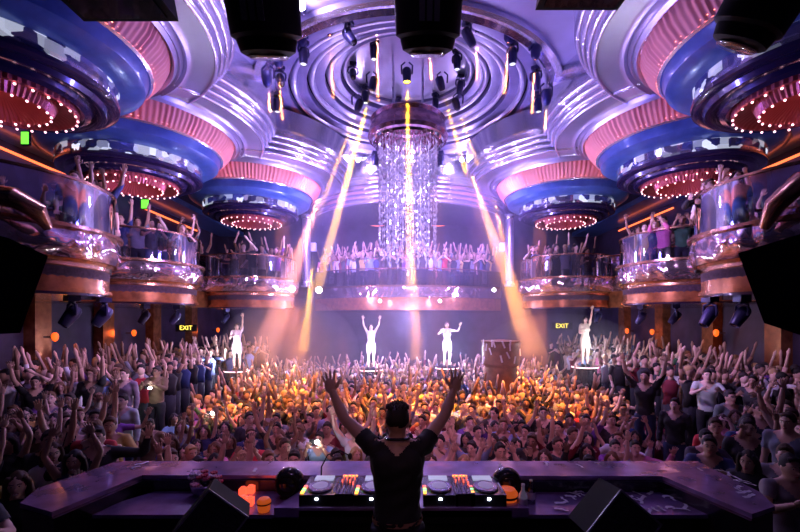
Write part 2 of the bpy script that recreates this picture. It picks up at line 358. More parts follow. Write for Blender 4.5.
def straight_balcony(pts, name, label, depth_dir, deck=.46):
    """front following pts (plan polyline), slab running back in depth_dir"""
    root = empty('balcony', (pts[0][0], pts[0][1], ZC+.4), label, 'balcony'); ox, oy = pts[0]
    P0 = [(x-ox, y-oy) for x, y in pts]
    def wall(off, z0, z1, nm, m, th=.03):
        b = MB(); vs = []; fs = []
        for (x, y) in P0:
            for z_ in (z0, z1): vs.append((x, y-off, z_)); vs.append((x+depth_dir[0]*th, y-off+depth_dir[1]*th, z_))
        for k in range(len(P0)-1):
            a = 4*k; c = a+4; fs += [(a, c, c+2, a+2), (a+1, a+3, c+3, c+1), (a, a+1, c+1, c), (a+2, c+2, c+3, a+3)]
        fs += [(0, 2, 3, 1), (a+4, a+5, a+7, a+6)]
        b.add(vs, fs).build(nm, m, root)
    wall(0, .03, .58, 'lower_panel', M['wood']); wall(.03, .58, 1.02, 'mirror_band', M['glit']); wall(.05, 1.02, 1.10, 'floor_edge', M['bronze'])
    wall(0, 1.10, 1.80, 'glass_rail', M['glass'], .015); wall(.01, 1.80, 1.84, 'rail_cap', M['bronze'], .04)
    b = MB(); n = len(P0); D = depth_dir; L = D[2]
    poly = P0+[(x+D[0]*L, y+D[1]*L) for x, y in reversed(P0)]
    vs = [(x, y, .0) for x, y in poly]+[(x, y, deck) for x, y in poly]; fs = []
    for k in range(n-1):
        q = (k, k+1, 2*n-2-k, 2*n-1-k); fs.append(q); fs.append(tuple(2*n+j for j in reversed(q)))
    b.add(vs, fs).build('deck', M['under'], root); return root
for s in (-1, 1):
    sd = 'left' if s < 0 else 'right'
    straight_balcony([(s*7.6, 3.0), (s*7.6, 5.8)], 'b', 'straight dark balcony run before the nearest round bay on the %s' % sd, (s, 0, 2.2))
    straight_balcony([(s*7.6, 8.2), (s*7.9, 10.2)], 'b', 'short balcony run between near and middle round bays on the %s' % sd, (s, 0, 2.0))
    straight_balcony([(s*7.6, 12.7), (s*7.0, 14.8)], 'b', 'short balcony run between middle and far round bays on the %s' % sd, (s, 0, 2.4))
arc = [(5.4*math.sin(a)*1.0, 22.6-5.4*math.cos(a)*.85) for a in [(-.95+1.9*k/24) for k in range(25)]]
straight_balcony(arc, 'b', 'wide curved balcony across the back of the hall packed with people', (0, 1, 4.0), .86)
# columns beside the rear canopy
for s in (-1, 1):
    root = empty('column', (s*4.55, 18.9, ZC+1.5), 'silver round column on the back balcony, %s of the crystal chandelier' % ('left' if s < 0 else 'right'), 'column', 'silver columns')
    MB().lathe([(.25, 0), (.25, .12), (.20, .16), (.19, .2)], seg=32).build('column_base', M['ridge'], root)
    MB().lathe([(.19, .2), (.18, 3.0)], seg=32).build('shaft', M['silver'], root)
    MB().lathe([(.18, 3.0), (.22, 3.05), (.24, 3.14), (.34, 3.18)], seg=32).build('capital', M['ridge'], root)
    MB().box((-s*.35, -.1, 1.75), (.22, .22, .36)).build('loudspeaker', M['white'], root)
# red arcs at the back wall
for s in (-1, 1):
    b = MB(); b.tube([(s*(.9+1.5*k/10), 22.97-.0*k, ZC+5.25-.12*math.sin(PI*k/10)+.0) for k in range(11)], .03, 6)
    tag(b.build('light_strip', M['led_red']), 'thin red arc light on the back wall, %s of chandelier' % ('left' if s < 0 else 'right'), 'light strip')
# ---------------------------------------------------------------- moving heads and beams
def make_head(tilt=0.0, big=1.0, pad=False, name='moving_head_light'):
    root = empty(name, (0, 0, 0), 'x', 'stage light')
    k = big
    MB().box((0, 0, -.04*k), (.20*k, .18*k, .08*k)).lathe([(.05*k, -.08*k), (.05*k, -.11*k), (.01, -.11*k)], seg=16).build('base', M['fixt'], root)
    y = MB()
    for s in (-1, 1): y.tube([(s*.02*k, 0, -.11*k), (s*.13*k, 0, -.14*k), (s*.145*k, 0, -.24*k), (s*.13*k, 0, -.32*k)], [.02*k, .025*k, .025*k, .02*k], 6)
    y.build('yoke', M['fixt'], root)
    R = Matrix.Rotation(tilt, 3, 'X'); c = Vector((0, 0, -.30*k))
    MB().lathe([(.01, .14*k), (.07*k, .14*k), (.10*k, .10*k), (.11*k, 0), (.10*k, -.10*k), (.085*k, -.22*k), (.075*k, -.24*k), (.07*k, -.22*k)], c, 20, R=R).build('head', M['fixt'], root)
    MB().lathe([(.07*k, -.225*k), (.04*k, -.235*k), (.002, -.24*k)], c, 16, R=R).build('lens', M['blackg'] if tilt else glow('dim_lens', (.8, .8, 1.), 1.5), root)
    return root
def beam(px0, px1, Y, Yb, r0, r1, col, power, dens, label, light_head=True, hcol=(1, 1, 1)):
    a = P(*px0, Y); c = P(*px1, Yb); d = (c-a); n = d.normalized()
    ang = 2*math.atan((r1-r0)/d.length)
    if light_head:
        hd = empty('beam_light', a-n*.05, 'beam light, top of '+label.split(',')[0].replace('strong ', ''), 'stage light')
        q = n.to_track_quat('-Z', 'Y').to_matrix()
        MB().lathe([(.01, .34), (.08, .34), (.11, .30), (.115, .18), (.10, .06), (r0+.03, 0), (r0+.015, -.01), (r0+.01, .02)], seg=20, R=q).build('head', M['fixt'], hd)
        MB().lathe([(r0+.012, .015), (.002, .012)], seg=16, R=q).build('lens', mat('lens_%d%d%d' % tuple(int(9*x) for x in col), em=col, es=25.), hd)
        y = MB()
        for s in (-1, 1): y.tube([(s*.13, 0, .2), (s*.14, 0, .42), (s*.05, 0, .5)], .022, 6)
        y.build('yoke', M['fixt'], hd)
    dens = dens*.16
    vs = MB(); up = Vector((0, 0, 1)).cross(n).normalized() if abs(n.z) < .999 else Vector((1, 0, 0)); v2 = n.cross(up)
    N = 20; m = 14; vv = []; ff = []
    for j in range(m+1):
        t = j/m; r = r0+(r1-r0)*t; p = d*t
        for k in range(N): t2 = 2*PI*k/N; vv.append(p+up*math.cos(t2)*r+v2*math.sin(t2)*r)
    for j in range(m):
        for k in range(N): k2 = (k+1) % N; ff.append((j*N+k, j*N+k2, (j+1)*N+k2, (j+1)*N+k))
    ff += [tuple(range(N))[::-1], tuple(m*N+k for k in range(N))]
    o = vs.add(vv, ff).build('haze_beam', haze_mat('haze_%.2f_%d' % (dens, id(vs) % 9999), dens, hcol), smooth=True); o.location = a+n*.03
    tag(o, label, 'light beam', kind='stuff')
    back = r0/max(math.tan(ang/2), 1e-4)
    l = lamp('SPOT', 'beam_source', a+n*.02, col, power*58, c, r0*.5, max(math.degrees(ang)*1.15+2.0, 3), .35)
    return o
YEL = (1., .44, .01); ORG = (1., .33, .06)
D = 12.5
beam((371, 92), (317, 290), 11.6, 13.2, .06, .17, YEL, 2600, 1.1, 'strong yellow beam slanting down left of the chandelier')
beam((407, 84), (411, 290), 10.7, 10.9, .07, .15, YEL, 2200, 1.0, 'yellow beam straight down through the chandelier')
beam((443, 92), (466, 172), 11.6, 12.4, .05, .10, YEL, 1100, 1.0, 'yellow beam slanting down right of the chandelier')
beam((356, 113), (318, 215), 12.4, 13.2, .04, .10, YEL, 700, .9, 'thinner pale yellow beam left of the strong yellow beam')
beam((459, 112), (478, 165), 12.4, 12.8, .03, .08, YEL, 350, .8, 'thin pale yellow beam near right edge of the dome disc')
beam((313, 255), (304, 350), 13.2, 13.2, .10, .22, YEL, 500, .7, 'short yellow beam falling from the back balcony into the crowd', False)
beam((470, 170), (534, 352), 12.6, 14.0, .10, .42, ORG, 900, .5, 'faint orange beam slanting down to the right', False)
beam((322, 190), (262, 360), 12.6, 14.0, .10, .5, (1., .3, .2), 900, .35, 'wide faint pink orange beam at left of the yellow ones', False)
beam((412, 240), (417, 358), 11.9, 12.2, .22, .34, ORG, 900, .5, 'wide soft orange shaft of light below the chandelier', False)
beam((494, 195), (520, 330), 13.0, 14.0, .10, .30, ORG, 500, .4, 'faint orange beam beside the right silver column', False)
thin = [((302, 50), (303, 92), 'above the left rim of dome'), ((330, 38), (333, 97), 'on the upper left of dome'), ((377, 28), (378, 100), 'at the top of the dome, left of centre'),
        ((477, 35), (477, 78), 'at the upper right of dome'), ((508, 45), (505, 92), 'on the right of dome, tilted slightly'), ((279, 70), (282, 118), 'at far left of the dome rim'),
        ((535, 62), (532, 112), 'at far right of the dome rim'), ((430, 48), (431, 78), 'just right of the central hanging light'), ((268, 90), (270, 110), 'beside the left cornice, very short'), ((546, 108), (545, 128), 'beside the right cornice, very short')]
for (a, c, wh) in thin:
    beam(a, c, 9.6, 9.8, .022, .04, (1., .26, .07), 900, 3.2, 'thin vertical orange beam '+wh)
# rig of moving heads round the dome
hA = make_head(.0); hB = make_head(.6); hA_used = []
rig = []
for k in range(18):
    a = 2*PI*(k+.5)/18
    rig.append((DC[0]+3.72*math.cos(a), DC[1]+3.72*math.sin(a), ZC+6.38, 'outer rim', a))
for k in range(8):
    a = 2*PI*(k+.25)/8
    rig.append((DC[0]+1.62*math.cos(a), DC[1]+1.62*math.sin(a), ZC+7.42, 'inner disc', a))
for k in range(12):
    a = PI*(k+.5)/12
    rig.append((DC[0]+4.5*math.cos(a), DC[1]+4.5*math.sin(a), ZC+6.3, 'ceiling behind the dome', a))
for k in range(6):
    for s in (-1, 1): rig.append((s*(4.55+.12*(k % 2)), 8.6+.75*k, ZC+6.3, 'ceiling strip beside the dome', s*.5+k))
cnt = {}
def clock(x, y):
    a = math.atan2(y-DC[1], x-DC[0]); h = round((PI/2-a)/(PI/6)) % 12
    return ['straight behind the centre', 'rear, just right of centre', 'right rear', 'right side', 'right front', 'front, just right of centre', 'straight in front of centre', 'front, just left of centre', 'left front', 'left side', 'left rear', 'rear, just left of centre'][h]
for i, (x, y, z, wh, a) in enumerate(rig):
    src = hA if i % 2 else hB
    lab = 'moving head light on %s, %s' % (wh, clock(x, y))
    n = cnt.get(lab, 0); cnt[lab] = n+1
    if n == 1: lab += ', second'
    if n == 2: lab += ', third'
    if src not in hA_used:
        hA_used.append(src); src.location = (x, y, z); src.rotation_euler = (0, 0, a); src['label'] = lab; src['group'] = 'moving heads hung from the dome'
    else: copy_tree(src, loc=(x, y, z), rz=a, label=lab, group='moving heads hung from the dome')
# white blinder lamps
for (x, y, Y, r, pw, lab, c) in ((300, 6, 8.3, .11, 260, 'bright white lamp at the dome edge, upper left', LAV), (590, 6, 8.3, .11, 260, 'bright white lamp at the dome edge, upper right', LAV),
        (292, 289, 14.6, .10, 130, 'bright white lamp on the back balcony front, far left', LAV), (319, 290, 16.0, .11, 150, 'bright white lamp on the back balcony front, where the yellow beam lands', LAV),
        (380, 301, 17.2, .06, 40, 'small white downlight on back balcony, left of centre', LAV), (440, 301, 17.2, .06, 40, 'small white downlight on back balcony, right of centre', LAV),
        (494, 290, 17.0, .07, 60, 'bright lamp on the back balcony front, right of chandelier', LAV), (525, 287, 15.5, .08, 60, 'bright lamp by the far right balcony bay', LAV),
        (358, 160, 15.8, .07, 120, 'small white lamp behind the dome, left of chandelier', LAV), (462, 160, 15.8, .07, 120, 'small white lamp behind the dome, right of chandelier', LAV),
        (243, 132, 13.0, .07, 60, 'white lamp cluster on the left ceiling cornice', LAV), (575, 128, 13.0, .07, 60, 'white lamp cluster on the right ceiling cornice', LAV)):
    p = P(x, y, Y); root = empty('flood_lamp', p, lab, 'lamp')
    MB().ell((0, 0, 0), (r, r*.5, r), 16, 10).build('lamp_glass', M['white_l'], root)
    MB().lathe([(r*1.15, -.02), (r*1.2, .04), (r*1.0, .12), (.01, .14)], (0, 0, 0), 20, R=Matrix.Rotation(-PI/2, 3, 'X')).build('housing', M['fixt'], root)
    lamp('POINT', 'flood_source', p+Vector((0, -.25, 0)), c, pw, None, r)
# tiny downlights in the dome flats
dl = MB().ell((0, 0, 0), (.022, .022, .014), 8, 5).mesh('downlight', M['tiny']); k_ = 0
for (r, h, n) in ((3.62, 6.485, 20), (3.08, 6.685, 16), (2.58, 6.905, 14), (2.1, 7.115, 10)):
    for k in range(n):
        a = 2*PI*k/n+r; o = bpy.data.objects.new('downlight', dl); COL.objects.link(o); o.location = (DC[0]+r*math.cos(a), DC[1]+r*math.sin(a), ZC+h)
        tag(o, 'pinpoint white downlight set into the flat steps of the ceiling dome', 'downlight', 'pinpoint downlights of the dome')
# ---------------------------------------------------------------- chandelier
ch = empty('crystal_chandelier', (0, 12.3, ZC+6.9), 'tall hanging crystal chandelier with dimpled metal canopy at the hall centre', 'chandelier')
MB().lathe([(1.02, -1.75), (1.12, -1.7), (1.17, -1.6), (1.12, -1.4), (1.06, -1.22), (1.10, -1.12), (1.04, -1.06), (.01, -1.06)], seg=72).build('canopy', voro_mat('rosy_dimpled_metal', (.40, .22, .32), (.62, .38, .5), 9, .2, .9, bump=.5), ch)
MB().lathe([(.96, -1.72), (1.02, -1.8), (1.06, -1.72), (1.0, -1.66), (.96, -1.72)], seg=64).build('lower_ring', M['chrome'], ch)
b = MB()
for k in range(4): a = PI/2*k+PI/4; MB().tube([(.6*math.cos(a), .6*math.sin(a), -1.08), (.6*math.cos(a), .6*math.sin(a), .58)], .02, 6).build('hanger_rod', M['chrome'], ch)
def strand_mesh(L, seed):
    rnd = random.Random(seed); b = MB(); z = -1.72; b.tube([(0, 0, -1.70), (0, 0, -1.72-L)], .004, 4)
    while z > -1.72-L:
        h = rnd.choice((.10, .14, .19)); r = rnd.choice((.028, .036, .045)); R = Matrix.Rotation(rnd.random()*3, 3, 'Z')
        b.add([R @ Vector(p)+Vector((0, 0, z-h/2)) for p in ((0, 0, h/2), (r, 0, 0), (0, r, 0), (-r, 0, 0), (0, -r, 0), (0, 0, -h/2))],
              [(0, 1, 2), (0, 2, 3), (0, 3, 4), (0, 4, 1), (5, 2, 1), (5, 3, 2), (5, 4, 3), (5, 1, 4)]); z -= h+rnd.choice((.02, .05, .1))
    return b
sm = {}
for ri, (R_, n, L) in enumerate(((.84, 34, 2.75), (.62, 24, 3.1), (.40, 16, 2.6), (.18, 8, 1.9))):
    for k in range(n):
        LL = L+((k*7) % 5)*.14-(.5 if (ri == 0 and k % 3 == 0) else 0); key = (ri, k % 6)
        if key not in sm: sm[key] = strand_mesh(LL, ri*10+k).mesh('crystal_strand', M['crystal'], False)
        a = 2*PI*k/n; o = bpy.data.objects.new('crystal_strand', sm[key]); COL.objects.link(o); o.parent = ch; o.location = (R_*math.cos(a), R_*math.sin(a), 0)
for hz, pw in ((ZC+4.9, 170), (ZC+3.6, 120), (ZC+2.6, 70)): lamp('POINT', 'chandelier_lamp', (0, 12.3, hz), (.62, .45, 1.), pw, None, .12)
# ---------------------------------------------------------------- near hanging lights (dark silhouettes)
def near_head(x0, x1, y1, Y, lab, pad=True, top=-30):
    cxp = (x0+x1)/2; p = P(cxp, y1, Y); W = (x1-x0)/F*Y; root = empty('moving_head_light', (p.x, Y, p.z), lab, 'stage light', 'big dark stage lights over the booth')
    H = W*1.9; root.rotation_euler = (.45, 0, 0)
    b = MB(); pr = [(.02, 0), (W*.28, .005), (W*.37, W*.06), (W*.40, W*.16), (W*.405, W*.2), (W*.47, W*.24), (W*.5, W*.9), (W*.5, W*1.3), (W*.40, W*1.7), (.02, W*1.75)]
    b.lathe(pr, (0, 0, 0), 40, fn=lambda r, a, z: r*(1-.10*abs(math.sin(2*a)))); b.build('head', M['black'], root)
    MB().lathe([(.01, -.006), (W*.24, -.006), (W*.27, .002)], seg=32).build('lens', M['blackg'], root)
    y = MB()
    for s in (-1, 1): y.box((s*W*.56, 0, W*1.35), (W*.12, W*.3, W*1.3))
    y.box((0, 0, W*2.05), (W*1.24, W*.5, W*.16)).build('yoke', M['black'], root)
    MB().box((0, 0, W*2.35), (W*.8, W*.7, W*.42)).build('base', M['black'], root)
    if pad:
        g = MB()
        for k in range(3): g.box(((k-1)*W*.1, -W*.475, W*.52), (W*.075, W*.03, W*.36))
        g.build('vent', mat('vent_grey', (.10, .10, .11), .4), root)
    return root
near_head(232, 306, 58, 2.3, 'large dark stage light hanging left of the centre one')
near_head(394, 461, 55, 2.3, 'large dark stage light hanging at top centre over DJ')
near_head(700, 772, 48, 2.3, 'large dark tilted stage light at the upper right', False).rotation_euler = (.5, .35, 0)
for (x0, x1, y1, lab) in ((62, 163, 3, 'dark box fixture at the upper left edge of view'), (544, 632, -9, 'dark box fixture at the top right of centre')):
    p = P((x0+x1)/2, y1, 2.2); W = (x1-x0)/F*2.2
    root = empty('strobe_light', p, lab, 'stage light')
    MB().box((0, 0, .13), (W, .3, .24), taper=.86).build('housing', M['black'], root)
    b = MB()
    for k in range(9): b.box((-W*.42+W*.105*k, -.16, .1), (W*.05, .03, .18))
    b.build('cooling_fins', M['black'], root); MB().box((0, 0, .005), (W*.85, .22, .02)).build('lens', M['blackg'], root)
    MB().tube([(-W*.52, 0, .12), (-W*.52, 0, .45), (W*.52, 0, .45), (W*.52, 0, .12)], .018, 6).build('bracket', M['black'], root)
tr = empty('lighting_truss', (0, 2.3, ZC+2.35), 'black lighting truss over booth carrying the big stage lights', 'truss')
b = MB()
for (dy, dz) in ((-.15, 0), (.15, 0), (-.15, .3), (.15, .3)): b.tube([(-3.4, dy, dz), (3.4, dy, dz)], .025, 8)
b.build('chords', M['black'], tr)
b = MB()
for k in range(22):
    x = -3.3+.3*k
    for dy in (-.15, .15): b.tube([(x, dy, 0), (x+.3, dy, .3)] if k % 2 else [(x, dy, .3), (x+.3, dy, 0)], .012, 5)
b.build('bracing', M['black'], tr)
for s in (-1, 1):
    b = MB(); b.tube([(s*3.4, 0, -5.5), (s*3.4, 0, .3)], .05, 8); b.build('post', M['black'], tr)
# PA loudspeakers at both sides
def wedge_poly(px, Y, depth, name, lab, m):
    c = P(sum(p[0] for p in px)/len(px), sum(p[1] for p in px)/len(px), Y); root = empty(name, c, lab, 'loudspeaker')
    pts = [P(x, y, Y)-c for x, y in px]; b = MB(); n = len(pts)
    vs = [tuple(p) for p in pts]+[(p.x*.95+c.x*depth/Y*1.05, depth, p.z) for p in pts]
    fs = [tuple(range(n)), tuple(reversed(range(n, 2*n)))]+[(k, n+k, n+(k+1) % n, (k+1) % n) for k in range(n)]
    b.add(vs, fs).build('cabinet', M['black'], root, smooth=False)
    g = MB(); q = [Vector((p.x*.86, -.012, p.z*.86)) for p in pts]; g.add([tuple(p) for p in q]+[(p.x, 0.0, p.z) for p in q], [tuple(range(n)), tuple(reversed(range(n, 2*n)))]+[(k, n+k, n+(k+1) % n, (k+1) % n) for k in range(n)]).build('grille', m, root, smooth=False)
    return root
wedge_poly([(-40, 225), (8, 238), (48, 256), (20, 333), (-40, 336)], 3.6, .55, 'loudspeaker', 'big black loudspeaker cabinet at the left edge', M['black'])
wedge_poly([(738, 253), (830, 225), (830, 345), (764, 323)], 3.6, .55, 'loudspeaker', 'big black loudspeaker cabinet at the right edge', M['black'])
# curved bronze handrails near the sides
o = MB().tube([P(-30, 190, 5.6), P(15, 198, 5.6), P(36, 210, 5.8), P(48, 228, 6.0)], [.13, .14, .13, .06], 12).build('handrail', M['bronze']); tag(o, 'curved bronze balustrade end on nearest left balcony', 'railing')
o = MB().tube([P(836, 172, 5.6), P(800, 182, 5.6), P(775, 205, 5.8), P(764, 228, 6.0)], [.13, .14, .13, .06], 12).build('handrail', M['bronze']); tag(o, 'curved bronze balustrade end on nearest right balcony', 'railing')
# ---------------------------------------------------------------- under the balconies: signs, sconces, fixtures
def exit_sign(x, y, Y, wpx, hpx, lab, m, text=None):
    p = P(x, y, Y); W = wpx/F*Y; H = hpx/F*Y; root = empty('exit_sign', p, lab, 'sign')
    MB().box((0, .03, 0), (W, .06, H)).build('housing', M['black'], root)
    if text is None: MB().box((0, -.005, 0), (W*.9, .01, H*.85)).build('lit_panel', m, root)
    else:
        cu = bpy.data.curves.new('letters', 'FONT'); cu.body = text; cu.size = H*.9; cu.extrude = .004; cu.align_x = 'CENTER'; cu.align_y = 'CENTER'
        t = bpy.data.objects.new('tmp', cu); COL.objects.link(t); bpy.context.view_layer.update()
        me = bpy.data.meshes.new_from_object(t.evaluated_get(bpy.context.evaluated_depsgraph_get())); me.materials.clear(); me.materials.append(m)
        bpy.data.objects.remove(t); o = bpy.data.objects.new('letters', me); COL.objects.link(o); o.parent = root; o.rotation_euler = (PI/2, 0, 0); o.location = (0, -.008, 0)
    return root
exit_sign(186, 328, 16.5, 21, 7, 'small yellow lit exit sign under the left balcony', M['yel'], 'EXIT')
exit_sign(562, 326, 16.5, 21, 7, 'small yellow lit exit sign under the right balcony', M['yel'], 'EXIT')
exit_sign(25, 138, 9.4, 8, 14, 'green lit square sign at the upper far left', M['green'])
exit_sign(81, 155, 12.0, 6, 12, 'small green lit sign left of middle ceiling light', M['green'])
exit_sign(145, 204, 15.0, 8, 10, 'green lit sign below the middle left ceiling light', M['green'])
for (x, y, Y, lab) in ((55, 337, 10.4, 'nearest on the left wall'), (134, 333, 14.4, 'second on the left wall'), (218, 330, 20.4, 'farthest on left wall'), (627, 331, 17.8, 'farthest on the right wall'), (652, 332, 16.0, 'second farthest on right wall'), (716, 333, 12.7, 'nearest on the right wall')):
    p = P(x, y, Y); p.x = max(-9.45, min(9.45, p.x)); root = empty('wall_sconce', p, 'small orange glowing wall sconce, '+lab, 'wall lamp')
    MB().lathe([(.02, -.11), (.06, -.07), (.08, .02), (.06, .08), (.03, .11)], seg=16).build('shade', M['sconce'], root)
    MB().box(((.16 if p.x > 0 else -.16), 0, 0), (.22, .05, .05)).build('bracket', M['bronze'], root)
    lamp('POINT', 'sconce_source', p+Vector((-.3 if p.x > 0 else .3, -.1, 0)), (1., .25, .05), 8, None, .1)
for (x, y, Y, lab) in ((72, 313, 7.2, 'left end of near left balcony soffit'), (104, 314, 7.6, 'right end of near left balcony soffit'), (145, 312, 12.0, 'middle left balcony soffit'), (176, 312, 12.4, 'right end of middle left balcony soffit'),
                       (710, 313, 7.6, 'near right balcony soffit, its left end'), (742, 313, 7.4, 'near right balcony soffit, its right end'), (676, 312, 11.6, 'middle right balcony soffit'), (642, 312, 12.2, 'left end of middle right balcony soffit'),
                       (598, 311, 16.0, 'far right balcony soffit'), (226, 311, 16.0, 'far left balcony soffit')):
    p = P(x, y, Y); p.z = ZC+.40; copy_tree(hB, loc=p, rz=(x*.37) % 3, label='dark moving head light hanging under the %s' % lab, group='moving heads under the balconies')
# ---------------------------------------------------------------- booth
ZT = ZC-1.37; ZS = ZC-1.50; ZF = ZC-2.4
b = MB(); b.prism([(-3.4, -1.5), (3.4, -1.5), (3.4, 3.0), (2.6, 4.12), (-2.6, 4.12), (-3.4, 3.0)], FZ, ZF); tag(b.build('stage', M['black']), kind='structure', label='black raised stage under the booth', cat='stage')
bt = empty('dj_booth', (0, 3.5, ZF), 'wide angled DJ booth counter with glossy purple reflecting ledge', 'booth')
M['ledge'] = mat('ledge_gloss', (.42, .28, .58), .16, .35, coat=1., noise_s=5, var=.3)
def Lp(x, y, z): q = P(x, y, 1); k = (ZC-z)/((y-HY)/F); return ((x-CX)/F*k, k)
outer = [Lp(20, 503, ZT), Lp(38, 488, ZT), Lp(118, 461, ZT), Lp(697, 461, ZT), Lp(760, 492, ZT), Lp(775, 506, ZT)]
inner = [Lp(752, 514, ZT), Lp(662, 476, ZT), Lp(142, 475, ZT), Lp(52, 512, ZT)]
poly = [(x, y-3.5) for x, y in outer+inner]
MB().prism(poly, ZT-ZF-.035, ZT-ZF).build('ledge', M['ledge'], bt, smooth=False)
b = MB(); sh_ = [(x*.985, y-.03) for x, y in poly]; b.prism(sh_, 0, ZT-ZF-.035); b.build('front_panel', M['blackg'], bt, smooth=False)
M['shelf'] = mat('shelf_gloss', (.24, .15, .38), .22, .1, coat=.6, noise_s=5, var=.3)
b = MB(); b.prism([(-2.55, 3.25-3.5), (2.55, 3.25-3.5), (2.2, 3.72-3.5), (-2.2, 3.72-3.5)], ZS-ZF-.03, ZS-ZF); b.build('worktop', M['shelf'], bt, smooth=False)
b = MB(); b.box((0, -.2, (ZS-ZF)/2-.02), (4.4, .06, ZS-ZF-.04)); b.build('rear_panel', M['black'], bt)
# equipment plinth
pl = empty('equipment_riser', (.0, 3.45, ZS), 'black riser block with lit slanted top under turntables', 'riser')
MB().prism([(-1.02, -.24), (.92, -.24), (.86, .22), (-.86, .22)], 0, .07).build('top_board', M['shelf'], pl)
MB().box((-.02, -.23, .0), (1.62, .02, .10)).build('front_board', M['black'], pl)
EQZ = ZS+.07
def cdj(x, lab):
    root = empty('media_player', (x, 3.42, EQZ), lab, 'DJ player', 'DJ media players'); W = .27; root.scale = (.82, 1, 1)
    MB().box((0, 0, .045), (.33, .38, .09)).build('body', M['blackg'], root)
    MB().lathe([(.115, .09), (.12, .10), (.11, .108), (.075, .108)], (0, -.045, 0), 40).build('jog_wheel', mat('jog_wheel_grey', (.35, .33, .42), .2, .8), root)
    MB().lathe([(.075, .11), (.06, .112), (.002, .112)], (0, -.045, 0), 32).build('jog_display', glow('jog_display_light', (.6, .45, 1.), .28), root)
    MB().box((.0, .135, .098), (.19, .09, .012)).build('screen', glow('screen_lilac', (.65, .65, 1.), .55), root)
    for k, c in enumerate(('orange', 'green', 'red')):
        MB().box((-.145, -.15+.055*k, .095), (.03, .03, .012)).build('button', glow('button_'+c, {'orange': (1, .4, .05), 'green': (.2, 1, .2), 'red': (1, .1, .08)}[c], 3.), root)
    MB().box((.145, -.05, .094), (.012, .18, .008)).build('pitch_slider', M['white'], root)
    MB().ell((0, -.192, .06), (.016, .006, .010), 10, 6).build('front_light', glow('deck_front_light', (.8, .85, 1.), 40.), root)
    return root
def mixer(x, lab):
    root = empty('audio_mixer', (x, 3.42, EQZ), lab, 'DJ mixer'); root.scale = (.48, 1, 1); MB().box((0, 0, .05), (.30, .38, .10)).build('body', M['blackg'], root)
    for r_ in range(4):
        for c_ in range(4):
            if c_ in (0, 3) or r_ < 3: MB().lathe([(.013, 0), (.011, .022), (.002, .023)], (-.10+.066*c_, .14-.05*r_, .10), 12).build('knob', glow('knob_red', (1., .12, .08), 2.2) if (r_+c_) % 2 == 0 else M['white'], root)
    for c_ in range(4): MB().box((-.10+.066*c_, -.10, .104), (.01, .11, .006)).build('fader', M['white'], root)
    MB().box((.0, .175, .104), (.26, .02, .006)).build('level_meter', glow('meter_orange', (1., .3, .05), 3.), root)
cdj(-.70, 'lit DJ media player at the far left of the decks'); mixer(-.49, 'DJ mixer with red glowing knobs left of the DJ')
cdj(-.28, 'DJ media player just left of the DJ'); cdj(.25, 'lit DJ media player just right of the DJ'); mixer(.44, 'slim DJ mixer with red knobs right of the DJ'); cdj(.62, 'lit DJ media player at the far right of the decks')
# booth monitors (round) and wedges
for (x, lab) in ((289, 'left of the decks'), (507, 'right of the decks')):
    p = P(x, 488, 3.58); root = empty('round_monitor', (p.x, 3.60, ZS), 'black round monitor speaker standing %s' % lab, 'loudspeaker')
    R = Matrix.Rotation(PI/2, 3, 'X')
    MB().ell((0, 0, .12), (.125, .10, .125), 24, 14).build('body', M['blackg'], root)
    MB().lathe([(.10, .085), (.085, .10), (.08, .09), (.03, .07), (.01, .085)], (0, 0, .12), 28, R=R).build('cone', M['black'], root)
    MB().box((0, 0, .008), (.12, .14, .016)).build('foot', M['black'], root)
def wedge(x, y, Y, rz, lab):
    p = P(x, y, Y); root = empty('wedge_monitor', (p.x, Y, p.z), lab, 'loudspeaker', None, rz)
    R = Matrix.Rotation(math.radians(40), 3, 'Y') @ Matrix.Rotation(math.radians(-12), 3, 'X')
    MB().box((0, 0, 0), (.30, .34, .34), R=R).build('cabinet', mat('worn_black', (.006, .006, .007), .8, spec=.05), root, smooth=False)
    b = MB()
    for (q, d) in (((0, -.175, .165), (.30, .012, .012)), ((0, -.175, -.165), (.30, .012, .012)), ((.145, -.175, 0), (.012, .012, .33)), ((-.145, -.175, 0), (.012, .012, .33))): b.box(R @ Vector(q), d, R=R)
    b.build('edge_frame', mat('worn_grey_edge', (.16, .15, .18), .4), root)
    MB().box(R @ Vector((0, -.172, 0)), (.27, .01, .31), R=R).build('grille', M['grille'], root)
    MB().box((0, .02, -.42), (.32, .3, .36)).build('stand', M['black'], root)
wedge(212, 520, 2.7, .2, 'black wedge monitor standing on edge behind the booth, left of DJ')
wedge(612, 520, 2.7, -.2, 'black wedge monitor standing on edge behind the booth, right of DJ')
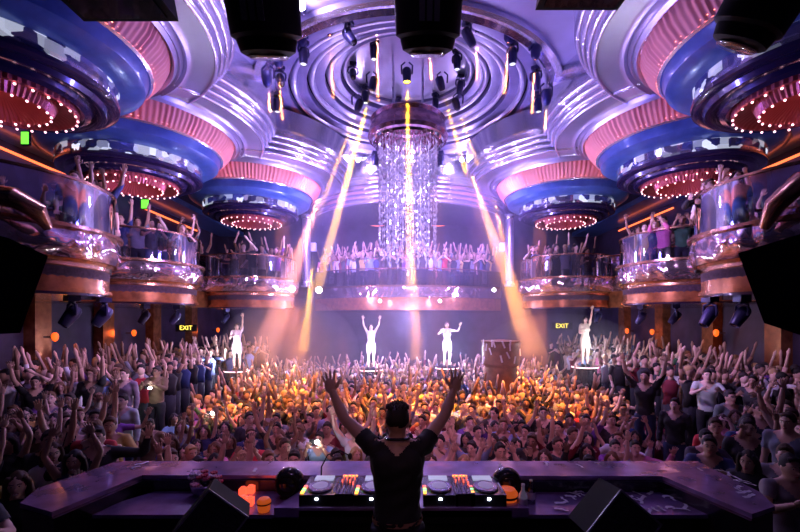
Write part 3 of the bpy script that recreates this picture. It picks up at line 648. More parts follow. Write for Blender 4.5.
# small things on the worktop
def onshelf(x, y, z=ZS): X, Y = Lp(x, y, z); return X, Y
def tealight(x, y, lab, s=1.):
    X, Y = onshelf(x, y); root = empty('candle_tub', (X, Y, ZS), lab, 'tub', 'orange tubs on the booth')
    MB().lathe([(.01, 0), (.05*s, 0), (.058*s, .01), (.062*s, .075*s)], seg=28).build('tub_body', M['orange'], root)
    MB().lathe([(.066*s, .074*s), (.068*s, .10*s), (.05*s, .125*s), (.02*s, .13*s), (.002, .13*s)], seg=28).build('lid', M['orange'], root)
    MB().lathe([(.064*s, .07*s), (.07*s, .075*s), (.07*s, .085*s), (.064*s, .088*s)], seg=28).build('dark_rim', M['black'], root)
tealight(507, 508, 'orange lidded tub right of the decks', 1.25); tealight(264, 511, 'small orange tub left of the decks on the worktop', .8)
for k, (x, y) in enumerate(((243, 492), (251, 490), (243, 501), (250, 502))):
    X, Y = onshelf(x, y+3); o = MB().box((0, 0, .03), (.055, .055, .06)).lathe([(.02, .06), (.02, .07), (.002, .07)], seg=12).build('jar', M['redlab']); o.location = (X, Y, ZS)
    tag(o, 'red glowing jar left of decks, %s of four' % ('rear left', 'rear right', 'front left', 'front right')[k], 'jar', 'red glowing jars')
def bottle(x, y, h, lab, m, cap=None):
    X, Y = onshelf(x, y); root = empty('bottle', (X, Y, ZS), lab, 'bottle')
    MB().lathe([(.005, 0), (.032, 0), (.034, .01), (.034, h*.6), (.013, h*.78), (.012, h*.94)], seg=20).build('bottle_body', m, root)
    MB().lathe([(.014, h*.94), (.014, h), (.002, h)], seg=12).build('cap', cap or M['white'], root)
    MB().lathe([(.0346, h*.2), (.0346, h*.5)], seg=20).build('bottle_label', mat('pale_label', (.6, .55, .75), .5), root)
bottle(523, 512, .22, 'tall clear bottle right of orange tub', M['crystal']); bottle(531, 503, .19, 'second bottle behind the tall clear one', M['glass']); bottle(495, 500, .14, 'small pale bottle beside the round monitor', M['white'])
X, Y = onshelf(560, 487, ZS); o = MB().tube([(X-.02, Y, ZS+.02), (X+.1, Y+.02, ZS+.03), (X+.22, Y, ZS+.04), (X+.33, Y-.02, ZS+.07)], .012, 8).build('light_tube', mat('pale_tube', (.7, .8, .8), .3)); tag(o, 'pale flexible tube lying on worktop behind the bottles', 'tube')
# microphone, flower bowl, water bottle on ledge
X, Y = Lp(322, 474, ZT); root = empty('microphone', (X, Y-.05, ZS), 'thin gooseneck microphone bending over the ledge left of DJ', 'microphone')
MB().lathe([(.001, 0), (.05, 0), (.05, .02), (.01, .03)], seg=20).build('mic_base', M['black'], root)
MB().tube([(0, 0, .02), (.0, .03, .2), (.05, .05, .30), (.16, .05, .34), (.24, .04, .30)], .006, 6).build('gooseneck', M['black'], root)
MB().ell((.25, .04, .29), (.02, .02, .03), 10, 7).build('mic_head', M['grille'], root)
X, Y = Lp(208, 492, ZS); root = empty('flower_bowl', (X, 3.62, ZS), 'glass bowl of white and pink flowers on left of booth', 'flowers')
MB().lathe([(.01, 0), (.06, 0), (.10, .05), (.12, .11)], seg=28).build('bowl', M['chrome'], root)
rr = random.Random(3)
for k in range(16):
    a = rr.random()*6.28; r = rr.random()*.15; c = Vector((r*math.cos(a), r*math.sin(a)*.7, .13+rr.random()*.08-r*.3)); b = MB()
    for j in range(6):
        t = 2*PI*j/6; b.ell(c+Vector((.018*math.cos(t), .018*math.sin(t), .0)), (.017, .012, .01), 8, 5, R=Matrix.Rotation(t, 3, 'Z') @ Matrix.Rotation(-.5, 3, 'Y'))
    b.build('flower', mat(('petal_white', 'petal_pink', 'petal_red')[k % 3], ((.75, .65, .85), (.8, .3, .45), (.55, .05, .1))[k % 3], .6), root)
# confetti
cm = []
for k in range(5):
    b = MB(); n = 5; vs = []; L = .075+.016*k
    for j in range(n+1): x = -L/2+L*j/n; z = .004+.006*abs(math.sin(j*1.3+k)); y = .012*math.sin(j*.8+k); vs += [(x, y-.013, z), (x, y+.013, z+.004)]
    b.add(vs, [(2*j, 2*j+2, 2*j+3, 2*j+1) for j in range(n)]); cm.append(b.mesh('confetti_strip', mat('confetti_paper', (.88, .84, 1.), .5)))
rr = random.Random(11)
def confetti(X, Y, z, grp, lab):
    o = bpy.data.objects.new('confetti_strip', rr.choice(cm)); COL.objects.link(o); o.location = (X, Y, z); o.rotation_euler = (0, 0, rr.random()*3); tag(o, lab, 'confetti', grp)
for k in range(58):
    X, Y = onshelf(rr.uniform(558, 738), rr.uniform(486, 513))
    if X < 2.45 and Y < 3.68: confetti(X, max(Y, 3.27), ZS, 'confetti on worktop', 'curl of pale lilac confetti lying on the right part of the worktop')
for (x, y) in ((722, 472), (728, 475), (735, 478), (742, 482), (738, 490), (744, 493), (749, 497), (740, 488), (700, 470), (746, 484)):
    X, Y = Lp(x, y, ZT); confetti(X, Y, ZT, 'confetti on ledge', 'pale confetti strip on the right wing of the booth ledge')
for (x, y) in ((142, 464), (136, 468), (255, 471), (500, 466), (580, 467), (545, 464)):
    X, Y = Lp(x, y, ZT); confetti(X, Y, ZT, 'scattered confetti', 'lone confetti scrap on the straight part of the booth ledge')
# haze over the dance floor
b = MB(); b.ell((0, 0, 0), (6.2, 6.0, 4.1), 32, 20); HZ = b.build('haze', haze_mat('hall_haze', .020, (.80, .72, 1.)), loc=(0, 15.5, 4.2)); tag(HZ, 'thin violet haze hanging over the rear of the dance floor', 'haze', kind='stuff')
b = MB(); b.ell((0, 0, 0), (1.9, 1.6, 1.5), 24, 14); PF = b.build('smoke', haze_mat('smoke_puff', .06, (1., .95, .95)), loc=P(290, 352, 11.5)); tag(PF, 'soft smoke puff over the crowd where the yellow beams land', 'smoke', kind='stuff')
b = MB(); b.ell((0, 0, 0), (2.4, 1.5, 1.1), 24, 14); PF = b.build('smoke', haze_mat('smoke_puff_b', .035, (1., .95, .95)), loc=P(560, 350, 12.5)); tag(PF, 'thin smoke drifting over the crowd at right near the brown cabinet', 'smoke', kind='stuff')
# ---------------------------------------------------------------- people
SK = [(.78, .50, .40, 1), (.62, .38, .29, 1), (.45, .26, .19, 1), (.86, .60, .50, 1), (.30, .17, .12, 1)]
HC_ = [(.03, .02, .02, 1), (.07, .035, .02, 1), (.18, .09, .04, 1), (.45, .30, .14, 1), (.015, .012, .012, 1)]
def V(*a): return Vector(a)
SHZ = 1.43
def arm_pts(s, d1, d2, fem=False, sh=None):
    q = sh or V(s*(.165 if fem else .185), 0, SHZ); d1 = V(*d1).normalized(); d2 = V(*d2).normalized()
    q = q+V(0, 0, .05*max(0, d1.z)); e = q+d1*.28; w_ = e+d2*.25; return [q, e, w_, d2]
# arms for the right (+x) side; mirrored for the other
POSES = {
 'both arms raised': (((.45, -.25, .85), (.15, -.25, 1)), ((.45, -.25, .85), (.15, -.25, 1))),
 'right arm raised': (((.15, -.2, 1), (.05, -.15, 1)), ((.3, -.1, -1), (-.2, -.9, .2))),
 'hands joined overhead': (((.35, -.2, .9), (-.35, -.1, 1)), ((.35, -.2, .9), (-.35, -.1, 1))),
 'hands held up': (((.1, -.75, -.1), (-.5, -.5, 1)), ((.1, -.75, -.1), (-.5, -.5, 1))),
 'hands clapping at chest': (((.35, -.6, -.5), (-.7, -.6, .55)), ((.35, -.6, -.5), (-.7, -.6, .55))),
 'arms down': (((.2, .05, -1), (.05, -.25, -1)), ((.2, .05, -1), (.05, -.25, -1))),
 'arm pointing forward': (((.15, -.8, .45), (-.05, -.8, .6)), ((.2, .05, -1), (.0, -.6, -.6))),
 'arms bent and dancing': (((.8, -.2, -.1), (.2, -.4, 1)), ((.7, -.3, -.5), (-.2, -.8, .6)))}
def body_core(arms, fem, hd=0.):
    b = MB(); hip = .165 if fem else .155; wa = .118 if fem else .14; chx = .145 if fem else .165; shx = .165 if fem else .19
    rings = [(.84, hip*.75, .09), (.90, hip, .115), (.98, hip, .118), (1.08, wa, .098), (1.18, wa*1.03, .10), (1.28, chx, .122 if fem else .118), (1.36, chx*1.05, .12), (1.42, shx*.93, .095), (1.465, shx*.6, .075), (1.49, .06, .058)]
    vs = []; fs = []; n = 18
    for (z, rx, ry) in rings:
        for k in range(n): a = 2*PI*k/n; vs.append((rx*math.cos(a), ry*math.sin(a)+(.01 if z > 1.3 else 0), z))
    for i in range(len(rings)-1):
        for k in range(n): k2 = (k+1) % n; fs.append((i*n+k, i*n+k2, (i+1)*n+k2, (i+1)*n+k))
    fs += [tuple(range(n))[::-1], tuple((len(rings)-1)*n+k for k in range(n))]; b.add(vs, fs)
    if fem:
        for s in (-1, 1): b.ell((s*.068, -.085, 1.28), (.06, .055, .06), 12, 8)
    else:
        for s in (-1, 1): b.ell((s*.075, -.06, 1.33), (.08, .06, .06), 12, 8); b.ell((s*.08, .07, 1.36), (.08, .05, .09), 12, 8)
    nk = .050 if fem else .060; b.tube([(0, .015, 1.42), (0, .005, 1.50), (0, 0, 1.56)], [nk*1.2, nk, nk], 12)
    for s in (-1, 1):   # trapezius, legs
        b.tube([(0, .02, 1.50), (s*.09, .015, 1.465), (s*.17, .01, SHZ)], [.045, .05, .05], 10)
        b.tube([(s*.085, 0, .92), (s*.095, -.01, .72), (s*.10, -.015, .50), (s*.10, .0, .34), (s*.10, .02, .09)], [.095, .082, .056, .055, .038], 12)
        b.tube([(s*.10, .05, .05), (s*.105, -.05, .04), (s*.115, -.14, .03)], [.038, .042, .032], 10)
    # head
    def hf(p):
        k = 1.
        if p.z < 0: k = 1-.38*(min(1, -p.z/.12))**1.5
        y = p.y*(1-.10*(p.z < 0)*(-p.z/.12)) if p.y > 0 else p.y*(.96 if p.z < 0 else 1)
        return V(p.x*k, y, p.z)
    hc = V(0, -.012, 1.625); b.ell(hc, (.074, .092, .118), 24, 16, fn=hf)
    b.tube([hc+V(0, -.084, .02), hc+V(0, -.108, -.022), hc+V(0, -.094, -.035)], [.010, .017, .014], 8)   # nose
    b.tube([hc+V(-.03, -.062, -.085), hc+V(0, -.078, -.095), hc+V(.03, -.062, -.085)], .020, 8)            # chin
    for s in (-1, 1):
        b.ell(hc+V(s*.076, .01, -.008), (.012, .022, .032), 10, 7)
        b.ell(hc+V(s*.03, -.072, .038), (.026, .014, .010), 8, 6)  # brow
    for s, A in ((1, arms[0]), (-1, arms[1])):
        q, e, w_ = A[:3]
        b.ell(q, (.062 if not fem else .05,)*3, 14, 10)
        k = .86 if fem else 1.
        b.tube([q, q.lerp(e, .45), e], [.056*k, .050*k, .040*k], 12); b.tube([e, e.lerp(w_, .3), w_], [.042*k, .043*k, .027*k], 12)
    return b
def hand(b, w_, d, s, curl=.25, k=1., nf=6, palm=True, face=None):
    """palm plus five fingers; d = forearm direction, s = side (+1/-1)"""
    d = d.normalized(); ref = face or V(0, -1, 0)
    if abs(d.dot(ref)) > .9: ref = V(0, 0, 1)
    side = d.cross(ref).normalized(); nrm = side.cross(d).normalized()     # nrm ~ palm facing
    th = 1 if side.x*s < 0 else -1   # thumb towards the head
    if palm:
        R = Matrix((side, nrm, d)).transposed()
        b.ell(w_+d*.05*k, (.042*k, .018*k, .056*k), 12, 8, R=R)
    for i, (o, L) in enumerate(((.030, .072), (.010, .082), (-.011, .076), (-.030, .058))):
        sp = o*(1.5 if nf < 8 else 3.0); p0 = w_+d*.085*k+side*(th*o*k); dd = (d+side*(th*sp*3.2)).normalized()
        p1 = p0+dd*L*.42*k+nrm*curl*.012; p2 = p1+(dd+nrm*curl).normalized()*L*.32*k; p3 = p2+(dd+nrm*curl*2.2).normalized()*L*.26*k
        b.tube([w_+d*.05*k+side*(th*o*.8*k), p0, p1, p2, p3], [.009*k, .0095*k, .0088*k, .008*k, .006*k], nf)
    t0 = w_+d*.03*k+side*(th*.028*k); t1 = w_+d*.055*k+side*(th*.058*k)+nrm*.008; t2 = w_+d*.088*k+side*(th*.073*k)+nrm*.016
    b.tube([t0, t1, t2], [.014*k, .0115*k, .008*k], nf)
def remesh(b, vox, smooth=4):
    me = b.mesh('tmp', M['black']); o = bpy.data.objects.new('tmp', me); COL.objects.link(o)
    r = o.modifiers.new('r', 'REMESH'); r.mode = 'VOXEL'; r.voxel_size = vox; r.use_smooth_shade = True
    if smooth: m = o.modifiers.new('s', 'SMOOTH'); m.factor = .5; m.iterations = smooth
    bpy.context.view_layer.update(); e = o.evaluated_get(bpy.context.evaluated_depsgraph_get()); me2 = bpy.data.meshes.new_from_object(e)
    v = np.zeros(len(me2.vertices)*3, np.float32); me2.vertices.foreach_get('co', v); nrm = np.zeros(len(me2.vertices)*3, np.float32); me2.vertices.foreach_get('normal', nrm)
    fs = [tuple(p.vertices) for p in me2.polygons]; bpy.data.objects.remove(o); bpy.data.meshes.remove(me2)
    return v.reshape(-1, 3), nrm.reshape(-1, 3), fs
def segd(v, a, b):
    a = np.array(a); b = np.array(b); ab = b-a; t = np.clip(((v-a)@ab)/(ab@ab), 0, 1); return np.linalg.norm(v-(a+t[:, None]*ab), axis=1), t
def classify(v, arms):
    D = []; T = []
    def sg(a, b, r): d, t = segd(v, a, b); D.append(d-r); T.append(t)
    sg((0, 0, .95), (0, 0, 1.40), .12)         # 0 torso
    sg((0, 0, 1.47), (0, 0, 1.56), .05)        # 1 neck
    sg((0, -.01, 1.58), (0, -.01, 1.68), .07)  # 2 head
    for A in arms[:2]: sg(A[0], A[1], .05); sg(A[1], A[2], .038); sg(A[2], A[2]+A[3]*.15, .03)   # 3,4,5 / 6,7,8
    for s in (1, -1): sg((s*.09, 0, .90), (s*.1, -.015, .50), .08); sg((s*.1, -.015, .5), (s*.1, .02, .12), .05); sg((s*.1, .06, .04), (s*.115, -.15, .03), .04)  # 9,10,11 / 12..
    # shoulders belong to the torso
    sg((-.15, 0, 1.43), (.15, 0, 1.43), .065)
    k = np.argmin(np.array(D), axis=0); T = np.array(T); t = T[k, np.arange(len(v))]
    k[k == 15] = 0; return k, t
def cut(v, nrm, fs, mask, off, name, m, wob=0.):
    keep = [f for f in fs if all(mask[i] for i in f)]; ids = sorted({i for f in keep for i in f}); mp = {i: j for j, i in enumerate(ids)}
    p = v[ids]+nrm[ids]*off
    if wob: p = p+nrm[ids]*(wob*np.sin(p[:, 2:3]*38+p[:, 0:1]*25)*np.cos(p[:, 1:2]*30+p[:, 2:3]*17))
    b = MB(); b.add([tuple(map(float, q)) for q in p], [tuple(mp[i] for i in f) for f in keep]); return b
def make_person(pose, fem, top='short', vox=.02, arms=None, fingers=6, stubble=False, headphones=False):
    if arms is None:
        P_ = POSES[pose]; arms = [arm_pts(1, *P_[0], fem=fem), arm_pts(-1, *[(-d[0], d[1], d[2]) for d in P_[1]], fem=fem)]
    core = body_core(arms, fem)
    fine = vox < .012
    if False:
        for s, A in ((1, arms[0]), (-1, arms[1])): hand(core, A[2], A[3], s, .3, 1.05, 8, face=A[4] if len(A) > 4 else None)
    v, nrm, fs = remesh(core, vox, 4 if not fine else 5)
    k, t = classify(v, arms)
    b = MB(); b.add([tuple(map(float, q)) for q in v], fs)
    for s, A in ((1, arms[0]), (-1, arms[1])): hand(b, A[2]-(A[3]*.02), A[3], s, .3 if not fine else .18, 1. if not fine else 1.12, fingers, face=A[4] if len(A) > 4 else None)
    hc = V(0, -.012, 1.625)
    for s in (-1, 1):
        b.ell(hc+V(s*.029, -.081, .012), (.0125, .006, .007), 8, 5, col=(.7, .68, .68, 1)); b.ell(hc+V(s*.029, -.0865, .012), (.0062, .003, .0062), 8, 5, col=(.02, .01, .01, 1))
        b.tube([hc+V(s*.012, -.092, .030), hc+V(s*.030, -.090, .036), hc+V(s*.046, -.076, .030)], .0045, 5, col=(.03, .02, .015, 1))
    b.tube([hc+V(-.024, -.082, -.056), hc+V(0, -.094, -.060), hc+V(.024, -.082, -.056)], [.004, .009, .004], 6, col=(.35, .07, .08, 1))
    if pose in ('both arms raised', 'hands joined overhead', 'arms bent and dancing'): b.tube([hc+V(-.016, -.092, -.059), hc+V(0, -.099, -.061), hc+V(.016, -.092, -.059)], .005, 6, col=(.85, .82, .8, 1))
    body = b.build('person', SKIN, smooth=True); body['category'] = 'person'; body['label'] = 'x'
    # hair
    h = MB()
    if not fem:
        def hf2(p): return V(p.x, p.y, p.z*(1. if p.z > 0 else .75))
        h.ell(hc+V(0, .018, .028), (.081, .092, .105), 18, 12, fn=hf2)
        h.tube([hc+V(-.05, -.042, .088), hc+V(0, -.058, .104), hc+V(.05, -.042, .088)], .020, 8)
        if fine:
            for i_ in range(60): a = i_*2.4; r = .07*math.sqrt(i_/60); h.tube([hc+V(r*math.cos(a), .01+r*math.sin(a), .09), hc+V(r*1.1*math.cos(a), .005+r*1.15*math.sin(a), .152-r*.5)], [.016, .004], 5)
    else:
        h.ell(hc+V(0, .02, .030), (.086, .094, .106), 18, 12)
        for s in (-1, 1):
            h.tube([hc+V(s*.05, -.045, .09), hc+V(s*.083, .0, .02), hc+V(s*.088, .015, -.08), hc+V(s*.095, .0, -.2), hc+V(s*.08, -.02, -.29)], [.028, .032, .036, .034, .012], 8)
        h.tube([hc+V(0, .07, .05), hc+V(0, .10, -.06), hc+V(0, .115, -.18), hc+V(0, .11, -.30)], [.08, .085, .09, .05], 12, flat=[.6, .5, .45, .35])
    for i, p in enumerate(h.v): q = Vector(p); q += noise.noise_vector(q*28)*.009+noise.noise_vector(q*70)*.006; h.v[i] = tuple(q)
    h.build('hair', HAIR, body, smooth=True)
    z = v[:, 2]; tor = (k == 0) & (z > .93)
    neck = z < (1.445+.25*np.abs(v[:, 0])*0) if not fem else z < 1.40
    um = (k == 3) | (k == 6); fm = (k == 4) | (k == 7)
    vneck = (v[:, 1] < -.02) & (np.abs(v[:, 0]) < (z-1.36)*.9) if not fine else (v[:, 1] > .02) & (np.abs(v[:, 0]) < (z-1.425)*1.1)
    if top == 'short': mask = (tor | (um & (t < (.34 if fine else .6)))) & ~vneck & ~((k == 1)) & (z < 1.50 + 10*um)
    elif top == 'long': mask = (tor | um | (fm & (t < .93))) & ~vneck & (k != 1)
    else: mask = tor & (z < 1.405) & ~vneck | (tor & (z < 1.47) & (np.abs(np.abs(v[:, 0])-.105) < .022))
    if fem and top != 'long': mask |= ((k == 9) | (k == 12) | (k == 0)) & (z > .62)
    cut(v, nrm, fs, mask, .013 if not fine else .014, 'top', CLOTH, .004 if not fine else .005).build('dress' if fem and top != 'long' else 'top', CLOTH, body, smooth=True)
    leg = ((k == 9) | (k == 10) | (k == 12) | (k == 13) | (k == 0)) & (z < .97) & (z > .10)
    if not (fem and top != 'long'): o = cut(v, nrm, fs, leg, .009, 'trousers', CLOTH, .003).build('trousers', CLOTH, body, smooth=True)
    sh = MB(); 
    o = cut(v, nrm, fs, ((k == 11) | (k == 14) | (z < .09)), .010, 'shoes', LEATHER).build('shoes', LEATHER, body, smooth=True)
    return body
def colour(o, skin, hair, topc, legs):
    o.color = skin
    for c in o.children:
        n = c.name.split('.')[0]; c.color = {'hair': hair, 'top': topc, 'dress': topc, 'trousers': legs, 'shoes': (.02, .02, .02, 1)}.get(n, topc)
PRO = {}; 
specs = []
for pi, pose in enumerate(POSES):
    specs.append((pose, False, ('short', 'long')[pi % 2])); specs.append((pose, True, ('bare', 'short')[pi % 2]))
    if pose in ('arms down', 'hands held up', 'both arms raised', 'hands clapping at chest'): specs.append((pose, False, ('long', 'short')[pi % 2]))
for sp in specs: PRO.setdefault(sp[0], []).append((make_person(*sp), sp)) if True else None
USED = set()
CL = {'black': (.018, .016, .02, 1), 'white': (.72, .70, .74, 1), 'dark blue': (.03, .05, .16, 1), 'grey': (.22, .22, .25, 1), 'red': (.55, .03, .05, 1), 'dark red': (.2, .02, .04, 1), 'pink': (.75, .22, .40, 1),
      'light blue': (.30, .42, .72, 1), 'brown': (.20, .10, .06, 1), 'beige': (.55, .42, .32, 1), 'purple': (.22, .07, .35, 1), 'green': (.06, .18, .08, 1), 'yellow': (.55, .40, .10, 1), 'charcoal': (.05, .05, .06, 1)}
CW = ['black']*7+['white']*3+['dark blue']*3+['grey']*2+['charcoal']*4+['dark red', 'red', 'pink', 'light blue', 'brown', 'brown', 'beige', 'purple', 'green', 'yellow']
rp = random.Random(21)
seen = {}
def lateral(x):
    for lim, t in ((-9e9, ''), (-330, 'at far left'), (-250, 'left quarter'), (-180, 'left of the booth'), (-120, 'behind the flower bowl'), (-70, 'behind left monitor'), (-28, 'behind DJ left arm'), (18, 'behind DJ head'), (60, 'behind DJ right arm'), (110, 'behind right monitor'),
                   (170, 'behind confetti table'), (240, 'right of centre'), (310, 'right quarter'), (9e9, 'at far right')):
        if x < lim: return t
    return 'far right'
ORD = ['first', 'second', 'third', 'fourth', 'fifth', 'sixth', 'seventh', 'eighth', 'ninth', 'tenth', 'eleventh', 'twelfth', 'thirteenth', 'fourteenth', 'fifteenth', 'sixteenth', 'seventeenth', 'eighteenth', 'nineteenth', 'twentieth']+['rearmost']*20
def place(X, Y, z, where, group, pose=None, colr=None, fem=None, rz=None, topk=None, scale=None):
    pose = pose or rp.choices(list(POSES), (4, 5, 2, 5, 6, 7, 3, 4))[0]
    c = [q for q in PRO[pose] if (fem is None or q[1][1] == fem) and (topk is None or q[1][2] == topk)] or PRO[pose]
    src, sp = rp.choice(c); gar = {'short': 'dress' if sp[1] else 'T-shirt', 'long': 'shirt', 'bare': 'dress'}[sp[2]]
    for tr_ in range(60):
        cn = colr if (colr and tr_ == 0) else rp.choice(CW if tr_ < 12 else list(CL))
        lab = 'person in %s %s, %s, %s' % (cn, gar, pose, where)
        if lab not in seen: break
    seen[lab] = 1
    rz = rp.uniform(-.5, .5)-math.atan2(X, Y)*.8 if rz is None else rz
    if id(src) not in USED: USED.add(id(src)); o = src; o.location = (X, Y, z); o.rotation_euler = (0, 0, rz); o['label'] = lab; o['group'] = group
    else: o = copy_tree(src, loc=(X, Y, z), rz=rz, label=lab, group=group)
    s = scale or rp.uniform(.95, 1.05)*(0.95 if sp[1] else 1.02); o.scale = (s, s, s)
    skin = rp.choices(SK, (5, 5, 3, 4, 1))[0]; colour(o, skin, rp.choices(HC_, (5, 4, 2, 2 if sp[1] else .4, 4))[0], tuple(x*rp.uniform(.85, 1.15) for x in CL[cn][:3])+(1,), rp.choice([(.02, .02, .03, 1), (.04, .06, .14, 1), (.05, .05, .05, 1)]))
    return o
# candidate spots: hand-placed first, then a jittered field; the 300 nearest are individuals
spots = []; taken = []
def near(X, Y, r): return any((X-a)**2+(Y-b)**2 < r*r for a, b in taken)
def hand_spot(x, y, Y, z, zz=None, **kw):
    X = (x-CX)/F*Y; z = ZC-(y-HY)/F*Y-1.76; z = min((FZ, 0., .35), key=lambda g_: abs(g_-z)) if abs(X) > 3.5 else FZ; z = z if zz is None else zz; spots.append((X, Y, z, kw)); taken.append((X, Y))
hs = [(123, 392, 7.6, 0, dict(colr='white', pose='arms down', fem=False, topk='long')), (110, 430, 5.9, 0, dict(colr='yellow', pose='hands clapping at chest', fem=False)), (52, 452, 4.9, 0, dict(colr='white', pose='arms down', fem=True)),
      (18, 478, 4.0, 0, dict(colr='black', pose='arms bent and dancing', fem=True)), (645, 382, 8.2, 0, dict(colr='black', pose='both arms raised', fem=False)), (675, 388, 7.6, 0, dict(colr='black', pose='arms down', fem=False, topk='long')),
      (706, 432, 5.6, 0, dict(colr='charcoal', pose='hands clapping at chest', fem=False)), (748, 418, 5.5, 0, dict(colr='black', pose='arms down', fem=False, topk='short')), (788, 412, 5.0, 0, dict(colr='grey', pose='arms down', fem=False, topk='short')),
      (722, 400, 7.0, 0, dict(colr='pink', pose='arm pointing forward', fem=True)), (790, 462, 4.2, 0, dict(colr='grey', pose='hands clapping at chest', fem=False, topk='short')), (104, 345, 13.0, .55, dict(colr='red', pose='arms down', fem=True)),
      (68, 365, 9.6, .55, dict(colr='white', pose='both arms raised')), (538, 395, 10.4, 0, dict(colr='black', pose='both arms raised', fem=False)), (522, 415, 8.2, 0, dict(colr='black', pose='arms down', fem=False, topk='long')),
      (92, 380, 8.4, 0, dict(colr='charcoal', pose='right arm raised')), (25, 395, 7.0, 0, dict(colr='yellow', pose='hands held up')), (285, 440, 6.4, 0, dict(colr='black', pose='hands held up', fem=False)),
      (268, 448, 5.9, 0, dict(colr='black', pose='arms down', fem=False)), (500, 445, 6.2, 0, dict(colr='black', pose='hands held up', fem=False)), (587, 425, 7.3, 0, dict(colr='dark red', pose='arms down', fem=True))]
for h_ in hs: hand_spot(h_[0], h_[1], h_[2], h_[3], **h_[4])
PH = [(450, 387, 12.3, FZ, 'hands held up', 1.70, 'phone with bright torch light beside the raised right hand of the DJ', 1), (314, 442, 6.75, FZ, 'hands held up', 1.70, 'phone with bright torch light in crowd left of the DJ', 1),
      (210, 413, 8.85, FZ, 'hands held up', 1.70, 'phone with bright torch light, farther left in crowd', 1), (148, 389, 9.2, .35, 'hands clapping at chest', 1.32, 'phone with torch light, leftmost bright one', 1),
      (270, 420, 8.2, FZ, 'hands held up', 1.70, 'white phone held up without light, left of the decks', 0), (535, 392, 11.4, FZ, 'hands held up', 1.70, 'dark phone held up at right centre', 0)]
for (x, y, Y, fz_, pose, hz_, lab, on) in PH:
    X = (x-CX)/F*Y; dy = .42 if hz_ > 1.5 else .33; spots.append((X, Y+dy, fz_, dict(pose=pose, fem=False, rz=0., scale=1.))); taken.append((X, Y+dy)); taken.append((X, Y-.15))
# gallery people stand on the bays and runs
gal = []
for (s, bx, by, nm) in BAYS:
    for k in range(9 if nm != 'near' else 7):
        a = PI*(.62+.95*k/8) if s < 0 else PI*(.38-.95*k/8)
        a = (-1.15+2.3*k/(8 if nm != 'near' else 6)); a = (a-.35) if s < 0 else (PI-a+.35)
        r = 1.15+rp.uniform(-.2, .2); gal.append((s*bx+r*math.cos(a), by+(r*math.sin(a) if nm != 'near' else .25+r*abs(math.sin(a))), ZC+.87, '%s %s balcony' % ({'near': 'nearest', 'middle': 'middle', 'far': 'farthest'}[nm], 'left' if s < 0 else 'right')))
    for k in range(4 if nm != 'near' else 3):
        gal.append((s*bx+s*rp.uniform(.2, .9), by+rp.uniform(-.9, .9), ZC+.87, 'back of %s %s balcony' % ({'near': 'nearest', 'middle': 'middle', 'far': 'farthest'}[nm], 'left' if s < 0 else 'right')))
for s in (-1, 1):
    for k in range(5): gal.append((s*(8.0+rp.random()*.4), 8.4+.45*k, ZC+.87, 'short %s run near middle bay' % ('left' if s < 0 else 'right')))
    for k in range(6): gal.append((s*(7.75-.1*k+rp.random()*.4), 12.9+.42*k, ZC+.87, 'short %s run near far bay' % ('left' if s < 0 else 'right')))
far_gal = []
for row in range(2):
    for k in range(46):
        a = -.92+1.84*(k+.5*row)/46; rr_ = 5.4-.35-.45*row; far_gal.append(((rr_)*math.sin(a)+rp.uniform(-.05, .05), 22.6-(rr_)*.85*math.cos(a), ZC+1.27))
field = []
Y = 5.35; row = 0
def ground(X, Y):
    a = abs(X)
    if Y >= 8.2-(a-5.6)*.24 and a > 5.6+max(0, Y-8.2)*.043: return .35
    if a > 3.5 and Y < 6.3+(a-3.7)*1.0: return 0.
    return FZ
def edge(X, Y): return len({ground(X+dx, Y+dy) for dx in (-.22, 0, .22) for dy in (-.2, 0, .2)}) > 1
while Y < 19.6:
    lim = min(400/F*Y+.5, 9.25); x = -lim+rp.random()*.4
    while x < lim:
        X = x+rp.uniform(-.09, .09); YY = Y+rp.uniform(-.10, .10)
        if not edge(X, YY) and not near(X, YY, .36) and not ((X-2.9)**2+(YY-13.2)**2 < .75**2) and not any((X-a)**2+(YY-b_)**2 < .6**2 for a, b_ in ((-6.08, 15), (-1.37, 15.6), (1.44, 15.6), (5.96, 14.2), (4.82, 6.6))) and not (abs(X) > 9.1):
            field.append((X, YY, ground(X, YY), row)); taken.append((X, YY))
        x += .43+.012*(Y-5)
    Y += .44+.022*(Y-5); row += 1
row_n = row
for s in (-1, 1):   # people in the corners beside the booth
    yy = 3.6
    while yy < 5.3:
        x = 3.75
        while x < min(400/F*yy+.5, 9):
            X = s*x+rp.uniform(-.08, .08); YY = yy+rp.uniform(-.08, .08)
            if not near(X, YY, .38): field.append((X, YY, 0, 0)); taken.append((X, YY))
            x += .52
        yy += .52
for g_ in gal:
    if 'farthest' in g_[3] or 'near far bay' in g_[3]: far_gal.append(g_[:3])
gal = [g_ for g_ in gal if g_ and not ('farthest' in g_[3] or 'near far bay' in g_[3])]
N_IND = 300; ind = len(spots)+len(gal)+4
for (X, Y, z, kw) in spots: place(X, Y, z, lateral(X/Y*F)+', near row' if Y < 6.9 else lateral(X/Y*F)+', middle rows', 'crowd on the dance floor', **kw)
for (X, Y, z, wh) in gal: place(X, Y, z, 'on '+wh if not wh.startswith('back') else 'at '+wh, 'people on the round balconies', rz=math.atan2(X, Y)*-.9+rp.uniform(-.5, .5), scale=.97)
field.sort(key=lambda q: math.hypot(q[0]*.9, q[1]))
room_ = N_IND-ind
for (X, Y, z, row) in field[:room_]: place(X, Y, z, ('%s row, %s' if z < 0 else 'side platform %s row, %s' if z == 0 else '%s terrace row, %s') % (ORD[row], lateral(X/Y*F)), 'crowd on the dance floor')
